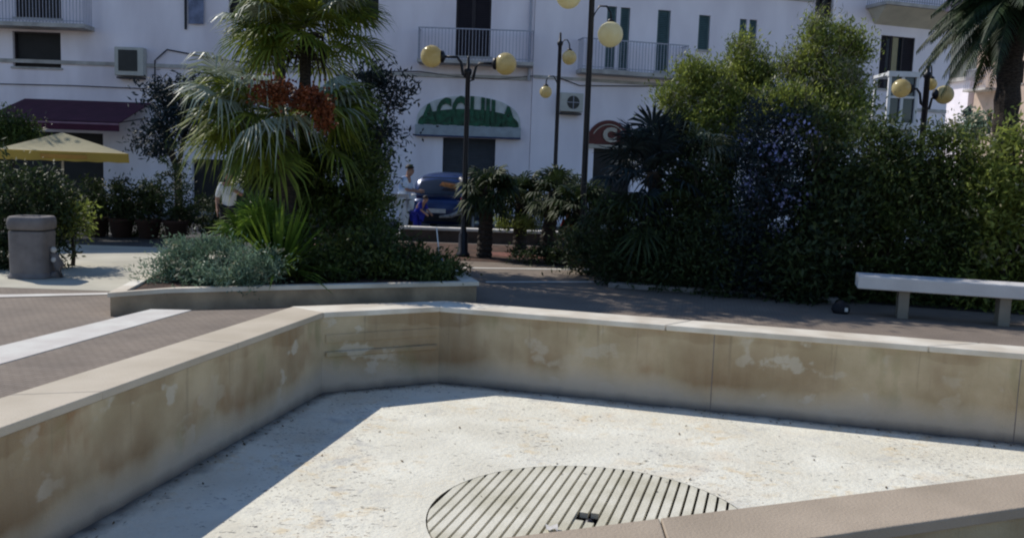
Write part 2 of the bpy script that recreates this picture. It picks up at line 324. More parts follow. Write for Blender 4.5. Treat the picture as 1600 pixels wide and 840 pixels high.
# paving bands
def flat(name, pts, z, m): return struct(name, MB().add([(p[0],p[1],z) for p in pts], [tuple(range(len(pts)))]), m)
flat('pavement', [(-30,11.2),(-5.05,11.35),(-4.6,12.2),(-4.6,17.3),(-30,17.3)], G+.004, M['light_paving'])
flat('paving_stripe', [(-30,8.2),(-6.14,10.53),(-4.75,11.2),(-4.78,11.35),(-6.2,10.75),(-30,8.6)], G+.008, M['stripe'])
flat('terrace', [(-30,17.3),(-2.7,17.3),(-2.7,21.4),(-30,21.4)], G+.004, M['asphalt'])
flat('road', [(-60,21.4),(60,21.4),(60,28.6),(-60,28.6)], G+.004, M['asphalt'])
flat('far_pavement', [(-60,28.6),(60,28.6),(60,60),(-60,60)], G+.006, M['light_paving'])
flat('flower_bed_soil', [(-2.6,16.9),(.2,16.7),(5,15.2),(12,13),(12,20.6),(-2.6,20.6)], G+.006, M['soil'])
flat('mulch_patch', [(-.6,17.9),(1.6,17.7),(2.6,18.3),(.8,18.8),(-.7,18.7)], G+.012, M['mulch'])
for k, (a, b) in enumerate((((-.4,13.55),(3.2,14.6)), ((-2.2,15.2),(1.6,15.9)))):
    flat('paving_stripe', [(a[0],a[1]),(b[0],b[1]),(b[0],b[1]+.16),(a[0],a[1]+.16)], G+.008, M['stripe'])

# ================================================================== BASIN
T = thing('fountain_basin', 'dry angular stone fountain basin with white rim, stained walls and a slatted round floor grate', 'fountain basin')
def wall_piece(a, b, ao, bo, zt, z0, mt, par):
    mb = MB(); mb.prism([a, b, bo, ao], z0, zt); return mb
wb = MB()
n = 4
for i in range(4):
    a, b = inner[i], inner[(i+1)%4]; ao, bo = outer[i], outer[(i+1)%4]
    # inner face subdivided, outer face
    wb.add([(a[0],a[1],-.95),(b[0],b[1],-.95),(b[0],b[1],-.062),(a[0],a[1],-.062)], [(3,2,1,0)])
    wb.add([(ao[0],ao[1],-.95),(bo[0],bo[1],-.95),(bo[0],bo[1],-.062),(ao[0],ao[1],-.062)], [(0,1,2,3)])
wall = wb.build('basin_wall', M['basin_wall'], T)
# moulding ledge on the short end wall
d = (Vector(C2)-Vector(C1)).normalized(); nn = Vector((d.y, -d.x))
p = [Vector(C1)+d*.03, Vector(C2)-d*.03]
MB().prism([tuple(p[0]), tuple(p[0]+nn*.035), tuple(p[1]+nn*.035), tuple(p[1])], -.505, -.44).build('wall_ledge', M['basin_wall'], T, bevel=.018)
MB().prism([tuple(p[0]), tuple(p[0]+nn*.012), tuple(p[1]+nn*.012), tuple(p[1])], -.345, -.25).build('wall_ledge', M['basin_wall'], T, bevel=.008)
jl = (Vector(Ed)-Vector(C2)).normalized(); jn = Vector((jl.y, -jl.x))
for tt in (3.15, 6.1):
    p_ = Vector(C2)+jl*tt; MB().prism([tuple(p_+jn*.003), tuple(p_+jl*.007+jn*.003), tuple(p_+jl*.007-jn*.01), tuple(p_-jn*.01)], -.9, -.062).build('wall_joint', M['binstone'], T)
# caps, split into slabs along each side
def inset(poly, dd):
    return poly
def slabs(a, b, ao, bo, cnt, z0, z1, m, over=.02, ep=.0008):
    a, b, ao, bo = map(Vector, (a, b, ao, bo))
    for k in range(cnt):
        t0, t1 = k/cnt+ep, (k+1)/cnt-ep
        if k == 0: t0 = 0
        if k == cnt-1: t1 = 1
        P0, P1 = a.lerp(b, t0), a.lerp(b, t1)
        Q0, Q1 = ao.lerp(bo, t0), ao.lerp(bo, t1)
        nrm0 = (P0-Q0).normalized()*over; nrm1 = (P1-Q1).normalized()*over
        MB().prism([tuple(P0+nrm0), tuple(P1+nrm1), tuple(Q1-nrm1), tuple(Q0-nrm0)][::-1], z0, z1).build('rim_slab', m, T, bevel=.008)
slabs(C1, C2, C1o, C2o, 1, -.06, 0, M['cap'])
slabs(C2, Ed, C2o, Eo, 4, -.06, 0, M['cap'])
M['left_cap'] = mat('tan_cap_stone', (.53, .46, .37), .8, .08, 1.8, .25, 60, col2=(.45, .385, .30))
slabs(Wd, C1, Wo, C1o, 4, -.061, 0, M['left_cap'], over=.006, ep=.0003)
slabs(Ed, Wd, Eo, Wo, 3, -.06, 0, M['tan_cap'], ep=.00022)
CC = (.64, 6.22); R = 1.20
# floor with a round opening
fm = MB(); N_ = 72; rim = [(CC[0]+R*cos(2*pi*i/N_), CC[1]+R*sin(2*pi*i/N_)) for i in range(N_)]
bm = bmesh.new(); es = []
for lpp in (inner, rim):
    vs = [bm.verts.new((q[0], q[1], -.9)) for q in lpp]; es += [bm.edges.new((vs[i], vs[(i+1) % len(vs)])) for i in range(len(vs))]
bmesh.ops.triangle_fill(bm, edges=es, use_beauty=True)
for f in bm.faces:
    if f.normal.z < 0: f.normal_flip()
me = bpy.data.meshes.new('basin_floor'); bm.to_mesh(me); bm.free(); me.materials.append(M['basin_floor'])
fl = bpy.data.objects.new('basin_floor', me); S.collection.objects.link(fl); fl.parent = T
pit = MB(); pit.add([(x, y, -.9) for x, y in rim]+[(x, y, -1.05) for x, y in rim], [(i,(i+1)%N_,N_+(i+1)%N_,N_+i) for i in range(N_)]+[tuple(range(N_, 2*N_))])
pit.build('drain_pit', M['dark'], T)
# grate: bars clipped to a circle, with a round hole near the middle
gr = MB(); ang = radians(-106.5); dx = Vector((cos(ang), sin(ang))); px_ = Vector((-dx.y, dx.x)); Rg = R-.011; sp = .081; nb = 27
hole = Vector((-.01, .05)); hr = .095
for k in range(-17, 18):
    c0 = max((k-.5)*sp+.0105, -Rg*.9995); c1 = min((k+.5)*sp-.0105, Rg*.9995)
    if c1-c0 < .006: continue
    def clip(u0, u1):
        # bar outline between two offsets with circular ends
        us = np.linspace(c0, c1, 6)
        top = [(u, math.sqrt(Rg*Rg-u*u)) for u in us]
        pts = [(u, min(v, u1) if u1 is not None else v) for u, v in top] + [(u, (-v if u0 is None else u0)) for u, v in top[::-1]]
        P_ = [tuple(Vector(CC)+px_*u+dx*v) for u, v in pts]
        gr.prism(P_, -.94, -.898)
    hu = hole.dot(px_); hv = hole.dot(dx)
    dist = abs((c0+c1)/2-hu)
    if dist < hr:
        h = math.sqrt(hr*hr-dist*dist)
        clip(None, hv-h); clip(hv+h, None)
    else: clip(None, None)
M['grate'] = mat('grate_slat_stone', (.68, .65, .56), .85, .1, 2.2, .3, 40, col2=(.50, .47, .37))
gr.build('grate', M['grate'], T)
MB().lathe((CC[0]+hole.x, CC[1]+hole.y, -1.0), [(.05,0),(.05,.03),(.038,.06),(.02,.085)], 14).build('drain_outlet', M['iron'], T, smooth=True)

# paper scraps near the grate
random.seed(3)
def scrap(x, y, z, s, label):
    vs = []; 
    for i in range(4):
        for j in range(4): vs.append((x+(i-1.5)*s/3+random.uniform(-.2,.2)*s/3, y+(j-1.5)*s/3, z+.01+random.random()*s*.35))
    mb = MB().add(vs, [(i*4+j,(i+1)*4+j,(i+1)*4+j+1,i*4+j+1) for i in range(3) for j in range(3)])
    tag(mb.build('paper_scrap', M['paper'], smooth=True), label, 'litter')
q = atz(862, 829, -.9); scrap(q.x, q.y, -.895, .08, 'small crumpled white paper lying on the basin grate')
q = atz(1112, 409, G); scrap(q.x, q.y, G, .28, 'crumpled white paper lying under the dark shrubs right of the path')
q = atz(1222, 411, G)

r = np.random.default_rng(8); pts = []
for (a, b), n2 in (((C1, C2), 60), ((C2, Ed), 260), ((Wd, C1), 160)):
    a, b = np.array(a), np.array(b); d2 = (b-a)/np.linalg.norm(b-a); nn2 = np.array([d2[1], -d2[0]])
    t_ = r.random(n2)**.9; pts.append(a+(b-a)*t_[:, None]*.98+d2*.05+nn2*(.03+np.abs(r.normal(0, .10, n2)))[:, None])
pts.append(np.stack([r.uniform(-1.8, 4.5, 70), r.uniform(6.2, 9.4, 70)], 1)); pts = np.concatenate(pts)
vs, fs = [], []
for i, (x, y) in enumerate(pts):
    a_ = r.uniform(0, 6.28); l_ = r.uniform(.008, .024); w_ = l_*.45; ca, sa = cos(a_), sin(a_)
    # keep leaves inside the basin
    if (x-C2[0])*(Ed[1]-C2[1])-(y-C2[1])*(Ed[0]-C2[0]) < 0 or (x-Wd[0])*(C1[1]-Wd[1])-(y-Wd[1])*(C1[0]-Wd[0]) < 0: continue
    o_ = len(vs)
    for u, v, h_ in ((-1, 0, .003), (0, -1, .006), (1, 0, .012), (0, 1, .004)): vs.append((x+u*l_*ca-v*w_*sa, y+u*l_*sa+v*w_*ca, -.898+h_))
    fs.append((o_, o_+1, o_+2, o_+3))
M['dry_leaf'] = mat('dry_leaf', (.16, .11, .06), .9, .3, 20, island=.5)
tag(MB().add(vs, fs).build('dry_leaves', M['dry_leaf']), 'scattered dry leaves and twigs on the pale basin floor', 'leaf litter', kind='stuff')

# ================================================================== PLANTER ISLAND
zt = .14
fr = [atz(172,457,zt), atz(262,450.5,zt), atz(450,446,zt), atz(745,440,zt)]
fr = [(p.x, p.y) for p in fr]; back = [(-1.35, 14.9), (-4.3, 15.0), (-4.85, 12.3)]
poly = fr+back; cx = sum(p[0] for p in poly)/7; cy = sum(p[1] for p in poly)/7
inn = [((p[0]-cx)*.925+cx, (p[1]-cy)*.925+cy) for p in poly]
PT = thing('stone_planter', 'low pale stone planter island filled with fan palms and silvery shrubs', 'planter')
pb = MB()
for i in range(7):
    j = (i+1) % 7; a, b = poly[i], poly[j]; pb.add([(a[0],a[1],G-.02),(b[0],b[1],G-.02),(b[0],b[1],zt-.05),(a[0],a[1],zt-.05)], [(0,1,2,3)])
pb.build('planter_wall', M['planter_stone'], PT)
cp = MB()
for i in range(7):
    j = (i+1) % 7; a, b, c, d_ = poly[i], poly[j], inn[j], inn[i]
    sgn = 1.012
    a = ((a[0]-cx)*sgn+cx, (a[1]-cy)*sgn+cy); b = ((b[0]-cx)*sgn+cx, (b[1]-cy)*sgn+cy)
    cp.prism([a, b, c, d_], zt-.05, zt)
cp.build('planter_cap', M['cap'], PT)
MB().add([(x, y, zt-.03) for x, y in inn], [tuple(range(7))]).build('planter_soil', M['soil'], PT)

# ================================================================== VEGETATION BUILDERS
def rng(s): return np.random.default_rng(s)
def leaf_quads(C, Dr, ln, wd, r, kite=True):
    """C centres (n,3), Dr unit directions, ln/wd arrays -> V, F quads (kite shaped leaves)"""
    n = len(C); rv = r.normal(size=(n, 3)); side = np.cross(Dr, rv); side /= np.linalg.norm(side, axis=1)[:, None]+1e-9
    ln = np.broadcast_to(ln, n)[:, None]; wd = np.broadcast_to(wd, n)[:, None]
    a = C-Dr*ln*.5; b = C+side*wd*.5-Dr*ln*.05; c = C+Dr*ln*.5; d = C-side*wd*.5-Dr*ln*.05
    V = np.stack([a, b, c, d], 1).reshape(-1, 3); return V, np.arange(4*n).reshape(n, 4)
def cloud(blobs, n, ln, wd, seed, clump=.22, up=.2, shell=(.45, 1.0), ncl=None):
    r = rng(seed); blobs = np.array(blobs, float); vol = (blobs[:, 3]*blobs[:, 4]*blobs[:, 5])**(2/3); pr = vol/vol.sum()
    ncl = ncl or max(30, n//45); bi = r.choice(len(blobs), ncl, p=pr); dv = r.normal(size=(ncl, 3)); dv /= np.linalg.norm(dv, axis=1)[:, None]
    rad = r.uniform(shell[0], shell[1], ncl)[:, None]*(1+r.normal(0, .10, ncl)[:, None]); cl = blobs[bi, :3]+dv*rad*blobs[bi, 3:6]
    ci = r.integers(0, ncl, n); cs = clump*r.uniform(.5, 1.4, ncl)[ci][:, None]
    C = cl[ci]+r.normal(size=(n, 3))*cs*np.array([1, 1, .75]); Dr = dv[ci]*.7+r.normal(size=(n, 3))*.7+np.array([0, 0, up]); Dr /= np.linalg.norm(Dr, axis=1)[:, None]
    C[:, 2] = np.maximum(C[:, 2], G+.03)
    return leaf_quads(C, Dr, ln*r.uniform(.6, 1.3, n), wd*r.uniform(.7, 1.2, n), r)
def limbs(mb, base, tips, r0, seed, fork=.35):
    rd = random.Random(seed); base = Vector(base)
    for t in tips:
        t = Vector(t); mid = base.lerp(t, .5)+Vector((rd.uniform(-.12,.12), rd.uniform(-.12,.12), rd.uniform(0,.15)))
        mb.tube([base, base.lerp(mid, .6), mid, t], [r0, r0*.75, r0*.55, r0*.15], 6)
        for k in range(3):
            s = mid.lerp(t, rd.uniform(.1,.7)); e = s+Vector((rd.uniform(-.35,.35), rd.uniform(-.35,.35), rd.uniform(.05,.4))); mb.tube([s, e], [r0*.3, r0*.08], 4)
def tree(name, label, cat, blobs, n, ln, wd, m, seed, base=None, r0=.07, clump=.22, group=None, shell=(.45,1.), extra=None, up=.2, partn='crown', exb=0):
    blobs = [tuple(b) for b in blobs]; bx = sum(b[0] for b in blobs)/len(blobs); by = sum(b[1] for b in blobs)/len(blobs)
    base = base or (bx, by, G); t = thing(name, label, cat, base, group=group); off = np.array(base)
    V, Fq = cloud(blobs, n, ln, wd, seed, clump, up, shell); arr_obj(partn, V-off, Fq, m, t)
    mb = MB(); zc = min(b[2]-b[5]*.5 for b in blobs); fork = Vector((0, 0, max(.12, (zc-base[2])*.7)))
    mb.tube([(0,0,-.05), fork*.5+Vector((.02,.01,0)), fork], [r0*1.25, r0, r0*.9], 8)
    limbs(mb, fork, [Vector(b[:3])-Vector(base)+Vector((0,0,b[5]*.4)) for b in blobs], r0*.7, seed)
    mb.build('trunk' if cat == 'tree' else 'stem', M['bark'], t, smooth=True)
    for (nm, n2, l2, w2, m2, sd2, sh, cl2) in (extra or []):
        V, Fq = cloud(blobs[:exb] if exb else blobs, n2, l2, w2, sd2, cl2, up, sh); tag(arr_obj(nm, V-off, Fq, m2, t), kind='stuff')
    return t
def B(px, py, Y, rx, ry, rz):
    """ellipsoid blob centred at a pixel seen at distance Y; rx, rz in pixels of the photo, ry in metres"""
    p = aty(px, py, Y); k = Y/F; return (p.x, p.y, p.z, rx*k, ry, rz*k)

def fan_leaf(mb, o, dirv, L, R_, nseg, droop, rd, spread=150, wid=.035, twist=0):
    """palmate leaf: petiole and radiating folded segments"""
    dirv = dirv.normalized(); upv = Vector((0, 0, 1)); side = dirv.cross(upv)
    if side.length < .05: side = Vector((1, 0, 0))
    side.normalize(); nr = side.cross(dirv).normalized()
    if nr.z < 0: nr = -nr
    if twist:
        q = Matrix.Rotation(twist, 3, dirv); side = q @ side; nr = q @ nr
    mid = o+dirv*L*.55+Vector((0,0,.04*L)); tip = o+dirv*L-Vector((0,0,droop*.12))
    mb.tube([o, mid, tip], [.014, .011, .008], 4, capend=False)
    for k in range(nseg):
        a = radians(-spread+2*spread*k/(nseg-1)+rd.uniform(-3,3)); dd = (dirv*cos(a)+side*sin(a)).normalized()
        ln = R_*(1-.30*abs(a)/pi*1.2)*rd.uniform(.88,1.06); w_ = wid*rd.uniform(.8,1.15); sd_ = dd.cross(nr).normalized()
        m0 = tip+dd*ln*.45+nr*.02; e = tip+dd*ln-Vector((0,0,droop*ln*rd.uniform(.3,1.0)))+nr*.0
        m1 = tip+dd*ln*.75-Vector((0,0,droop*ln*.22))
        mb.add([tip, m0-sd_*w_*.5, m0+nr*w_*.3, m0+sd_*w_*.5, m1-sd_*w_*.4, m1+sd_*w_*.4, e], [(0,1,2),(0,2,3),(1,4,2),(2,4,5),(2,5,3),(4,6,5)])
def fan_crown(c, n, L, R_, rd, droop=.45, elev=(-35, 85), nseg=22, az=None, wid=.035):
    mb = MB(); c = Vector(c)
    for k in range(n):
        a = rd.uniform(0, 2*pi) if az is None else radians(rd.uniform(*az)); el = radians(elev[0]+(elev[1]-elev[0])*((k+.5)/n)**.9)
        dv = Vector((cos(a)*cos(el), sin(a)*cos(el), sin(el))); fan_leaf(mb, c+dv*.06, dv, L*rd.uniform(.75,1.15), R_*rd.uniform(.8,1.12), nseg, droop*rd.uniform(.6,1.3), rd, wid=wid, twist=rd.uniform(-.5,.5))
    return mb
def palm_trunk(pts, rad, parent, n=14, m=None):
    mb = MB(); P_ = []; R_ = []
    pts = [Vector(p) for p in pts]
    segs = 26
    for i in range(segs+1):
        t = i/segs*(len(pts)-1); k = min(int(t), len(pts)-2); P_.append(pts[k].lerp(pts[k+1], t-k)); R_.append(rad*(1+.16*(i % 2))*(1.15-.2*i/segs))
    mb.tube(P_, R_, n); return mb.build('trunk', m or M['palmbark'], parent, smooth=False)

# ---------------------------------------------------------------- planter palms
rd = random.Random(11)
b0 = Vector((-3.4, 14.2, zt)); up_c = aty(478, 36, 14.2)
t = thing('fan_palm', 'tallest green fan palm in the planter, its crown high before the white facade', 'palm tree', b0)
palm_trunk([(0,0,-.1), (.03,0,1.3), up_c-b0-Vector((0,0,.15))], .085, t)
mb = fan_crown(up_c-b0, 70, .76, .74, rd, .5, (-42, 85), 28, wid=.038); mb.build('crown', M['l_palm'], t)
mb = fan_crown(up_c-b0, 8, .88, .62, rd, .7, (0, 45), 26, az=(200, 340), wid=.038); mb.build('silvery_fronds', M['l_silver'], t)
dm = MB()
for k in range(40):
    a = rd.uniform(0, 2*pi); p0 = up_c-b0+Vector((cos(a)*.09, sin(a)*.09, -.1-rd.random()*.5)); dm.tube([p0, p0+Vector((cos(a)*.16, sin(a)*.16, -.02)), p0+Vector((cos(a)*.24, sin(a)*.24, -.35))], [.02,.014,.004], 4)
dm.build('dead_leaf_bases', M['bark'], t)
b1 = Vector((-3.35, 13.1, zt)); lc = aty(445, 176, 13.0)
t = thing('fan_palm', 'shorter fan palm in the stone planter with silvery drooping fronds and orange fruit clusters', 'palm tree', b1)
palm_trunk([(0,0,-.1), (.0,.02,.8), lc-b1-Vector((0,0,.1))], .12, t)
mb = fan_crown(lc-b1, 38, .84, .76, rd, .65, (-42, 28), 30, wid=.038); mb.build('crown', M['l_palm'], t)
mb = fan_crown(lc-b1, 9, .95, .70, rd, 1.0, (-10, 40), 30, az=(165, 290), wid=.036); mb.build('silvery_fronds', M['l_silver'], t)
mb = fan_crown(lc-b1, 4, .8, .6, rd, 1.0, (0, 45), 22, az=(300, 380), wid=.05); mb.build('silvery_fronds', M['l_silver'], t)
r = rng(5)
for (fx, fy, fw, fh, fy_) in ((432, 146, 38, 20, 11.9), (480, 156, 30, 18, 11.8), (506, 180, 14, 20, 11.75)):
    cb = B(fx, fy, fy_, fw, .14, fh); C = np.array(cb[:3])+r.normal(size=(620, 3))*np.array(cb[3:6])*.5; Dr = r.normal(size=(620, 3)); Dr /= np.linalg.norm(Dr, axis=1)[:, None]
    V, Fq = leaf_quads(C-np.array(b1), Dr, .05, .045, r); V2, F2 = leaf_quads(C-np.array(b1), Dr[::-1], .045, .05, r)
    arr_obj('fruit_cluster', np.concatenate([V, V2]), np.concatenate([Fq, F2+len(V)]), M['fruit'], t)
b3 = Vector((-3.55, 13.9, zt)); lc3 = aty(452, 280, 13.9)
t = thing('fan_palm', 'lowest fan palm in the planter, its olive fronds hanging under the silvery crown', 'palm tree', b3)
palm_trunk([(0,0,-.1), (.0,.02,.5), lc3-b3-Vector((0,0,.1))], .11, t)
fan_crown(lc3-b3, 24, .48, .54, rd, .7, (-55, 60), 26, wid=.038).build('crown', M['l_mid'], t)
q = atz(392, 420, zt); b4 = Vector((q.x, 11.75, zt)); lc4 = aty(402, 382, 11.75)
t = thing('young_palm', 'young bright green palm with upright fronds between the silvery shrub and the blade plant', 'palm tree', b4)
MB().tube([(0,0,-.05), lc4-b4], [.06,.05], 8).build('trunk', M['palmbark'], t)
fan_crown(lc4-b4, 24, .36, .38, rd, .35, (5, 85), 22, wid=.036).build('crown', M['l_lime'], t)
# tall olive shrub right of the palms
tree('leafy_shrub', 'tall dark olive shrub filling the right half of the stone planter behind the palms', 'shrub',
     [B(545,240,13.9,52,.6,75), B(560,340,13.7,62,.6,75), B(500,340,13.6,50,.6,90), B(470,270,14,45,.5,60), B(545,180,14,38,.5,40), B(580,300,14.2,20,.5,60)], 15000, .10, .035, M['l_mid'], 21, (-2.3, 13.9, zt), .05, .13)
tree('leafy_shrub', 'low dark green shrub at the right end of the stone planter', 'shrub',
     [B(560,402,12.0,70,.45,38), B(645,408,12.4,56,.5,32), B(690,422,12.2,40,.4,20), B(660,430,11.9,50,.3,16), B(480,412,11.6,64,.45,32), B(590,385,13,40,.5,34), B(600,420,11.9,70,.3,20), B(520,425,11.6,50,.3,18)], 16000, .085, .03, M['l_hedge'], 22, (-1.9, 12.1, zt), .03, .10)
# tall tree added to shade the paving, its crown unseen above the view
tree('added_spreading_tree', 'tall broad tree added behind the planter palms, its unseen crown shading the paving', 'tree',
     [(-3.0,16.2,6.2,1.2,1.3,.9), (-1.6,15.9,6.2,1.2,1.2,.8), (-.5,15.6,6.1,.9,1.1,.7), (-4.6,17.3,6.1,.9,.9,.7), (-3.2,17.5,6.1,1.0,.9,.7), (-2.4,15.0,5.9,1.2,.9,.7), (-1.2,14.9,5.8,.9,.8,.6), (.5,15.3,6.0,.9,1.0,.6)], 20000, .15, .06, M['l_dark'], 25, (-4.3, 16.2, G), .11, .2)
# bright blade clump
rd = random.Random(4); q = aty(436, 418, 11.35); b2 = Vector((q.x, q.y, zt))
t = thing('blade_plant', 'bright green spiky blade plant at the front of the planter under the palms', 'plant', b2)
mb = MB()
for k in range(150):
    a = rd.uniform(0, 2*pi); el = radians(rd.uniform(12, 80)); L = rd.uniform(.65, 1.25); dv = Vector((cos(a)*cos(el), sin(a)*cos(el), sin(el))); s = dv.cross(Vector((0,0,1))).normalized(); w_ = .023
    o = Vector((cos(a)*.08, sin(a)*.08, .05)); pt = [o+dv*L*f-Vector((0,0,.35*L*f*f*cos(el))) for f in (0,.35,.7,1)]
    mb.add([pt[0]-s*w_*.6, pt[0]+s*w_*.6, pt[1]-s*w_, pt[1]+s*w_, pt[2]-s*w_*.7, pt[2]+s*w_*.7, pt[3]], [(0,1,3,2),(2,3,5,4),(4,5,6)])
mb.build('blades', M['l_lime'], t)
tree('sage_shrub', 'silvery green fine leaved shrub spilling over the left end of the planter', 'shrub',
     [B(262,425,10.9,28,.3,18), B(240,436,10.7,16,.2,8), B(330,408,10.95,62,.42,36), B(290,400,11.0,38,.3,32), B(400,418,10.75,52,.32,28), B(350,430,10.5,60,.25,22)], 13000, .075, .016, M['l_sage'], 23, (-3.7, 11.0, zt), .02, .085, up=.5, extra=[('flowers', 260, .05, .04, M['flower_white'], 24, (.8,1.05), .08)])
q = atz(560, 428, zt)
tag(MB().add([(0,0,0),(.11,.02,.03),(.24,0,.02),(.12,-.06,.015)], [(0,1,2,3)]).build('fallen_leaf', M['yellow_canvas'], loc=(q.x, q.y-.1, zt+.02)), 'single yellow fallen leaf at the front edge of the planter soil', 'leaf')
# sprayer rod with pale blue foot
q = atz(695, 418, zt)
t = thing('watering_pipe', 'thin white upright pipe with a pale blue foot at the right end of the planter', 'pipe', (q.x-.02, q.y-.5, zt-.03))
MB().tube([(0,0,0), (-.03,0,.28), (-.075,0,.66)], .009, 8).build('pipe', M['white_paint'], t, smooth=True)
MB().lathe((0,0,0), [(.05,0),(.062,.05),(.06,.13),(.035,.19),(.015,.24)], 16).build('foot', M['pale_blue_plastic'], t, smooth=True)

# ---------------------------------------------------------------- dark trees behind the planter
tree('dark_tree', 'dark blue green tree left of the palms in front of the burgundy awning', 'tree',
     [B(262,150,23,28,.6,26), B(285,185,23,42,.8,40), B(250,215,23,30,.6,30), B(310,140,23.3,22,.5,18)], 5200, .16, .05, M['l_blue'], 31, None, .10, .2, group='dark trees behind the planter')
tree('dark_tree', 'dark blue green tree right of the palms in front of the central white facade', 'tree',
     [B(578,135,15.8,30,.6,34), B(616,150,15.8,22,.5,28), B(600,205,15.8,26,.5,14), B(550,200,15.8,40,.6,50), B(570,270,15.8,34,.6,60)], 5200, .12, .04, M['l_blue'], 32, None, .10, .17, group='dark trees behind the planter')
# ---------------------------------------------------------------- low palms in the bed behind
rd = random.Random(9)
for k, (px, py, Y, bx_, lab) in enumerate(((762, 292, 17.6, 757, 'low dark fan palm with one thick trunk right beside the central lamp post'), (868, 298, 18.2, 850, 'low dark fan palm in the bed, second to the right of the central lamp post'),
                                     (905, 318, 17.2, 905, 'low dark fan palm nearest the big right hand shrubbery'), (815, 300, 19.6, 812, 'low dark fan palm behind the gap between two trunks'))):
    c = aty(px, py, Y); b = Vector((aty(bx_, py+80, Y).x, Y, G)); t = thing('low_palm', lab, 'palm', b, group='low fan palms in the flower bed')
    palm_trunk([(0,0,-.1), ((c-b).x*.5, 0, .6), c-b], .13, t, 10)
    fan_crown(c-b, 34, .34, .42, rd, .6, (-60, 65), 16, wid=.05).build('crown', M['l_dark'], t)
for k, (px, py, Y, rx, rz, lab) in enumerate(((800, 345, 19.4, 34, 12, 'small yellow green shrub in the bed behind the pale wall line'), (900, 375, 16.2, 40, 22, 'dark low shrub at the right end of the flower bed'), (840, 395, 16.6, 40, 8, 'thin dark ground plant in front of the red mulch'))):
    tree('bed_shrub', lab, 'shrub', [B(px, py, Y, rx, .35, rz), B(px+rx*.7, py+4, Y+.3, rx*.5, .3, rz*.8)], 1800, .09, .03, M['l_yellow' if k == 0 else 'l_dark'], 40+k, None, .02, .09)
# ---------------------------------------------------------------- right hand shrubbery
rd = random.Random(17)
tree('feathery_tree', 'yellow green feathery tree in the right shrubbery, the lower and left one of the pair', 'tree',
     [B(1052,155,15.2,24,.4,26), B(1080,118,15.4,24,.4,26), B(1115,140,15.4,40,.5,40), B(1165,112,15.6,26,.5,40), B(1080,200,15.2,42,.6,34), B(1150,180,15.2,50,.6,44), B(1158,74,15.6,12,.3,16), B(1195,120,15.6,14,.3,24)], 27000, .08, .026, M['l_yellow'], 51, (3.7, 15.5, G), .10, .12, group='feathery trees', up=.7,
     extra=[('dry_twigs', 2600, .13, .014, M['l_grey'], 52, (.7, 1.02), .12)])
tree('feathery_tree', 'taller yellow green feathery tree with an airy top in the middle of the right shrubbery', 'tree',
     [B(1275,70,14.8,20,.3,34), B(1300,120,14.8,32,.5,34), B(1230,165,14.6,46,.5,40), B(1300,190,14.6,60,.6,46), B(1248,110,15,16,.3,26), B(1336,78,15,13,.3,34), B(1280,36,14.8,8,.2,18), B(1328,150,14.9,26,.4,40), B(1225,105,15,10,.2,22), B(1315,52,15,8,.2,20)], 27000, .08, .026, M['l_yellow'], 53, (5.2, 14.9, G), .10, .12, group='feathery trees', up=.7,
     extra=[('dry_twigs', 4200, .13, .014, M['l_grey'], 54, (.6, 1.05), .13)])
q = aty(1022, 268, 14.2); b = Vector((q.x+.1, 14.2, G))
t = thing('dark_fan_palm', 'big dark blue green fan palm at the left end of the right shrubbery', 'palm tree', b)
palm_trunk([(0,0,-.1), (.03,0,.9), q-b], .12, t)
fan_crown(q-b, 44, .62, .54, rd, .5, (-60, 80), 20, wid=.045).build('crown', M['l_blue'], t)
fan_crown(q-b-Vector((.0,.3,.6)), 26, .6, .55, rd, .6, (-60, 30), 18).build('lower_fronds', M['l_dark'], t)
q = aty(1085, 250, 14.6); b = Vector((q.x, 14.6, G))
t = thing('drooping_fan_palm', 'dark fan palm with pale hanging fronds under the left feathery tree', 'palm tree', b)
palm_trunk([(0,0,-.1), (.03,0,.9), q-b], .12, t)
fan_crown(q-b, 26, .62, .6, rd, .7, (-50, 50), 20).build('crown', M['l_dark'], t)
fan_crown(q-b, 4, .5, .55, rd, 1.1, (20, 60), 24, az=(250, 300)).build('silvery_fronds', M['l_silver'], t)
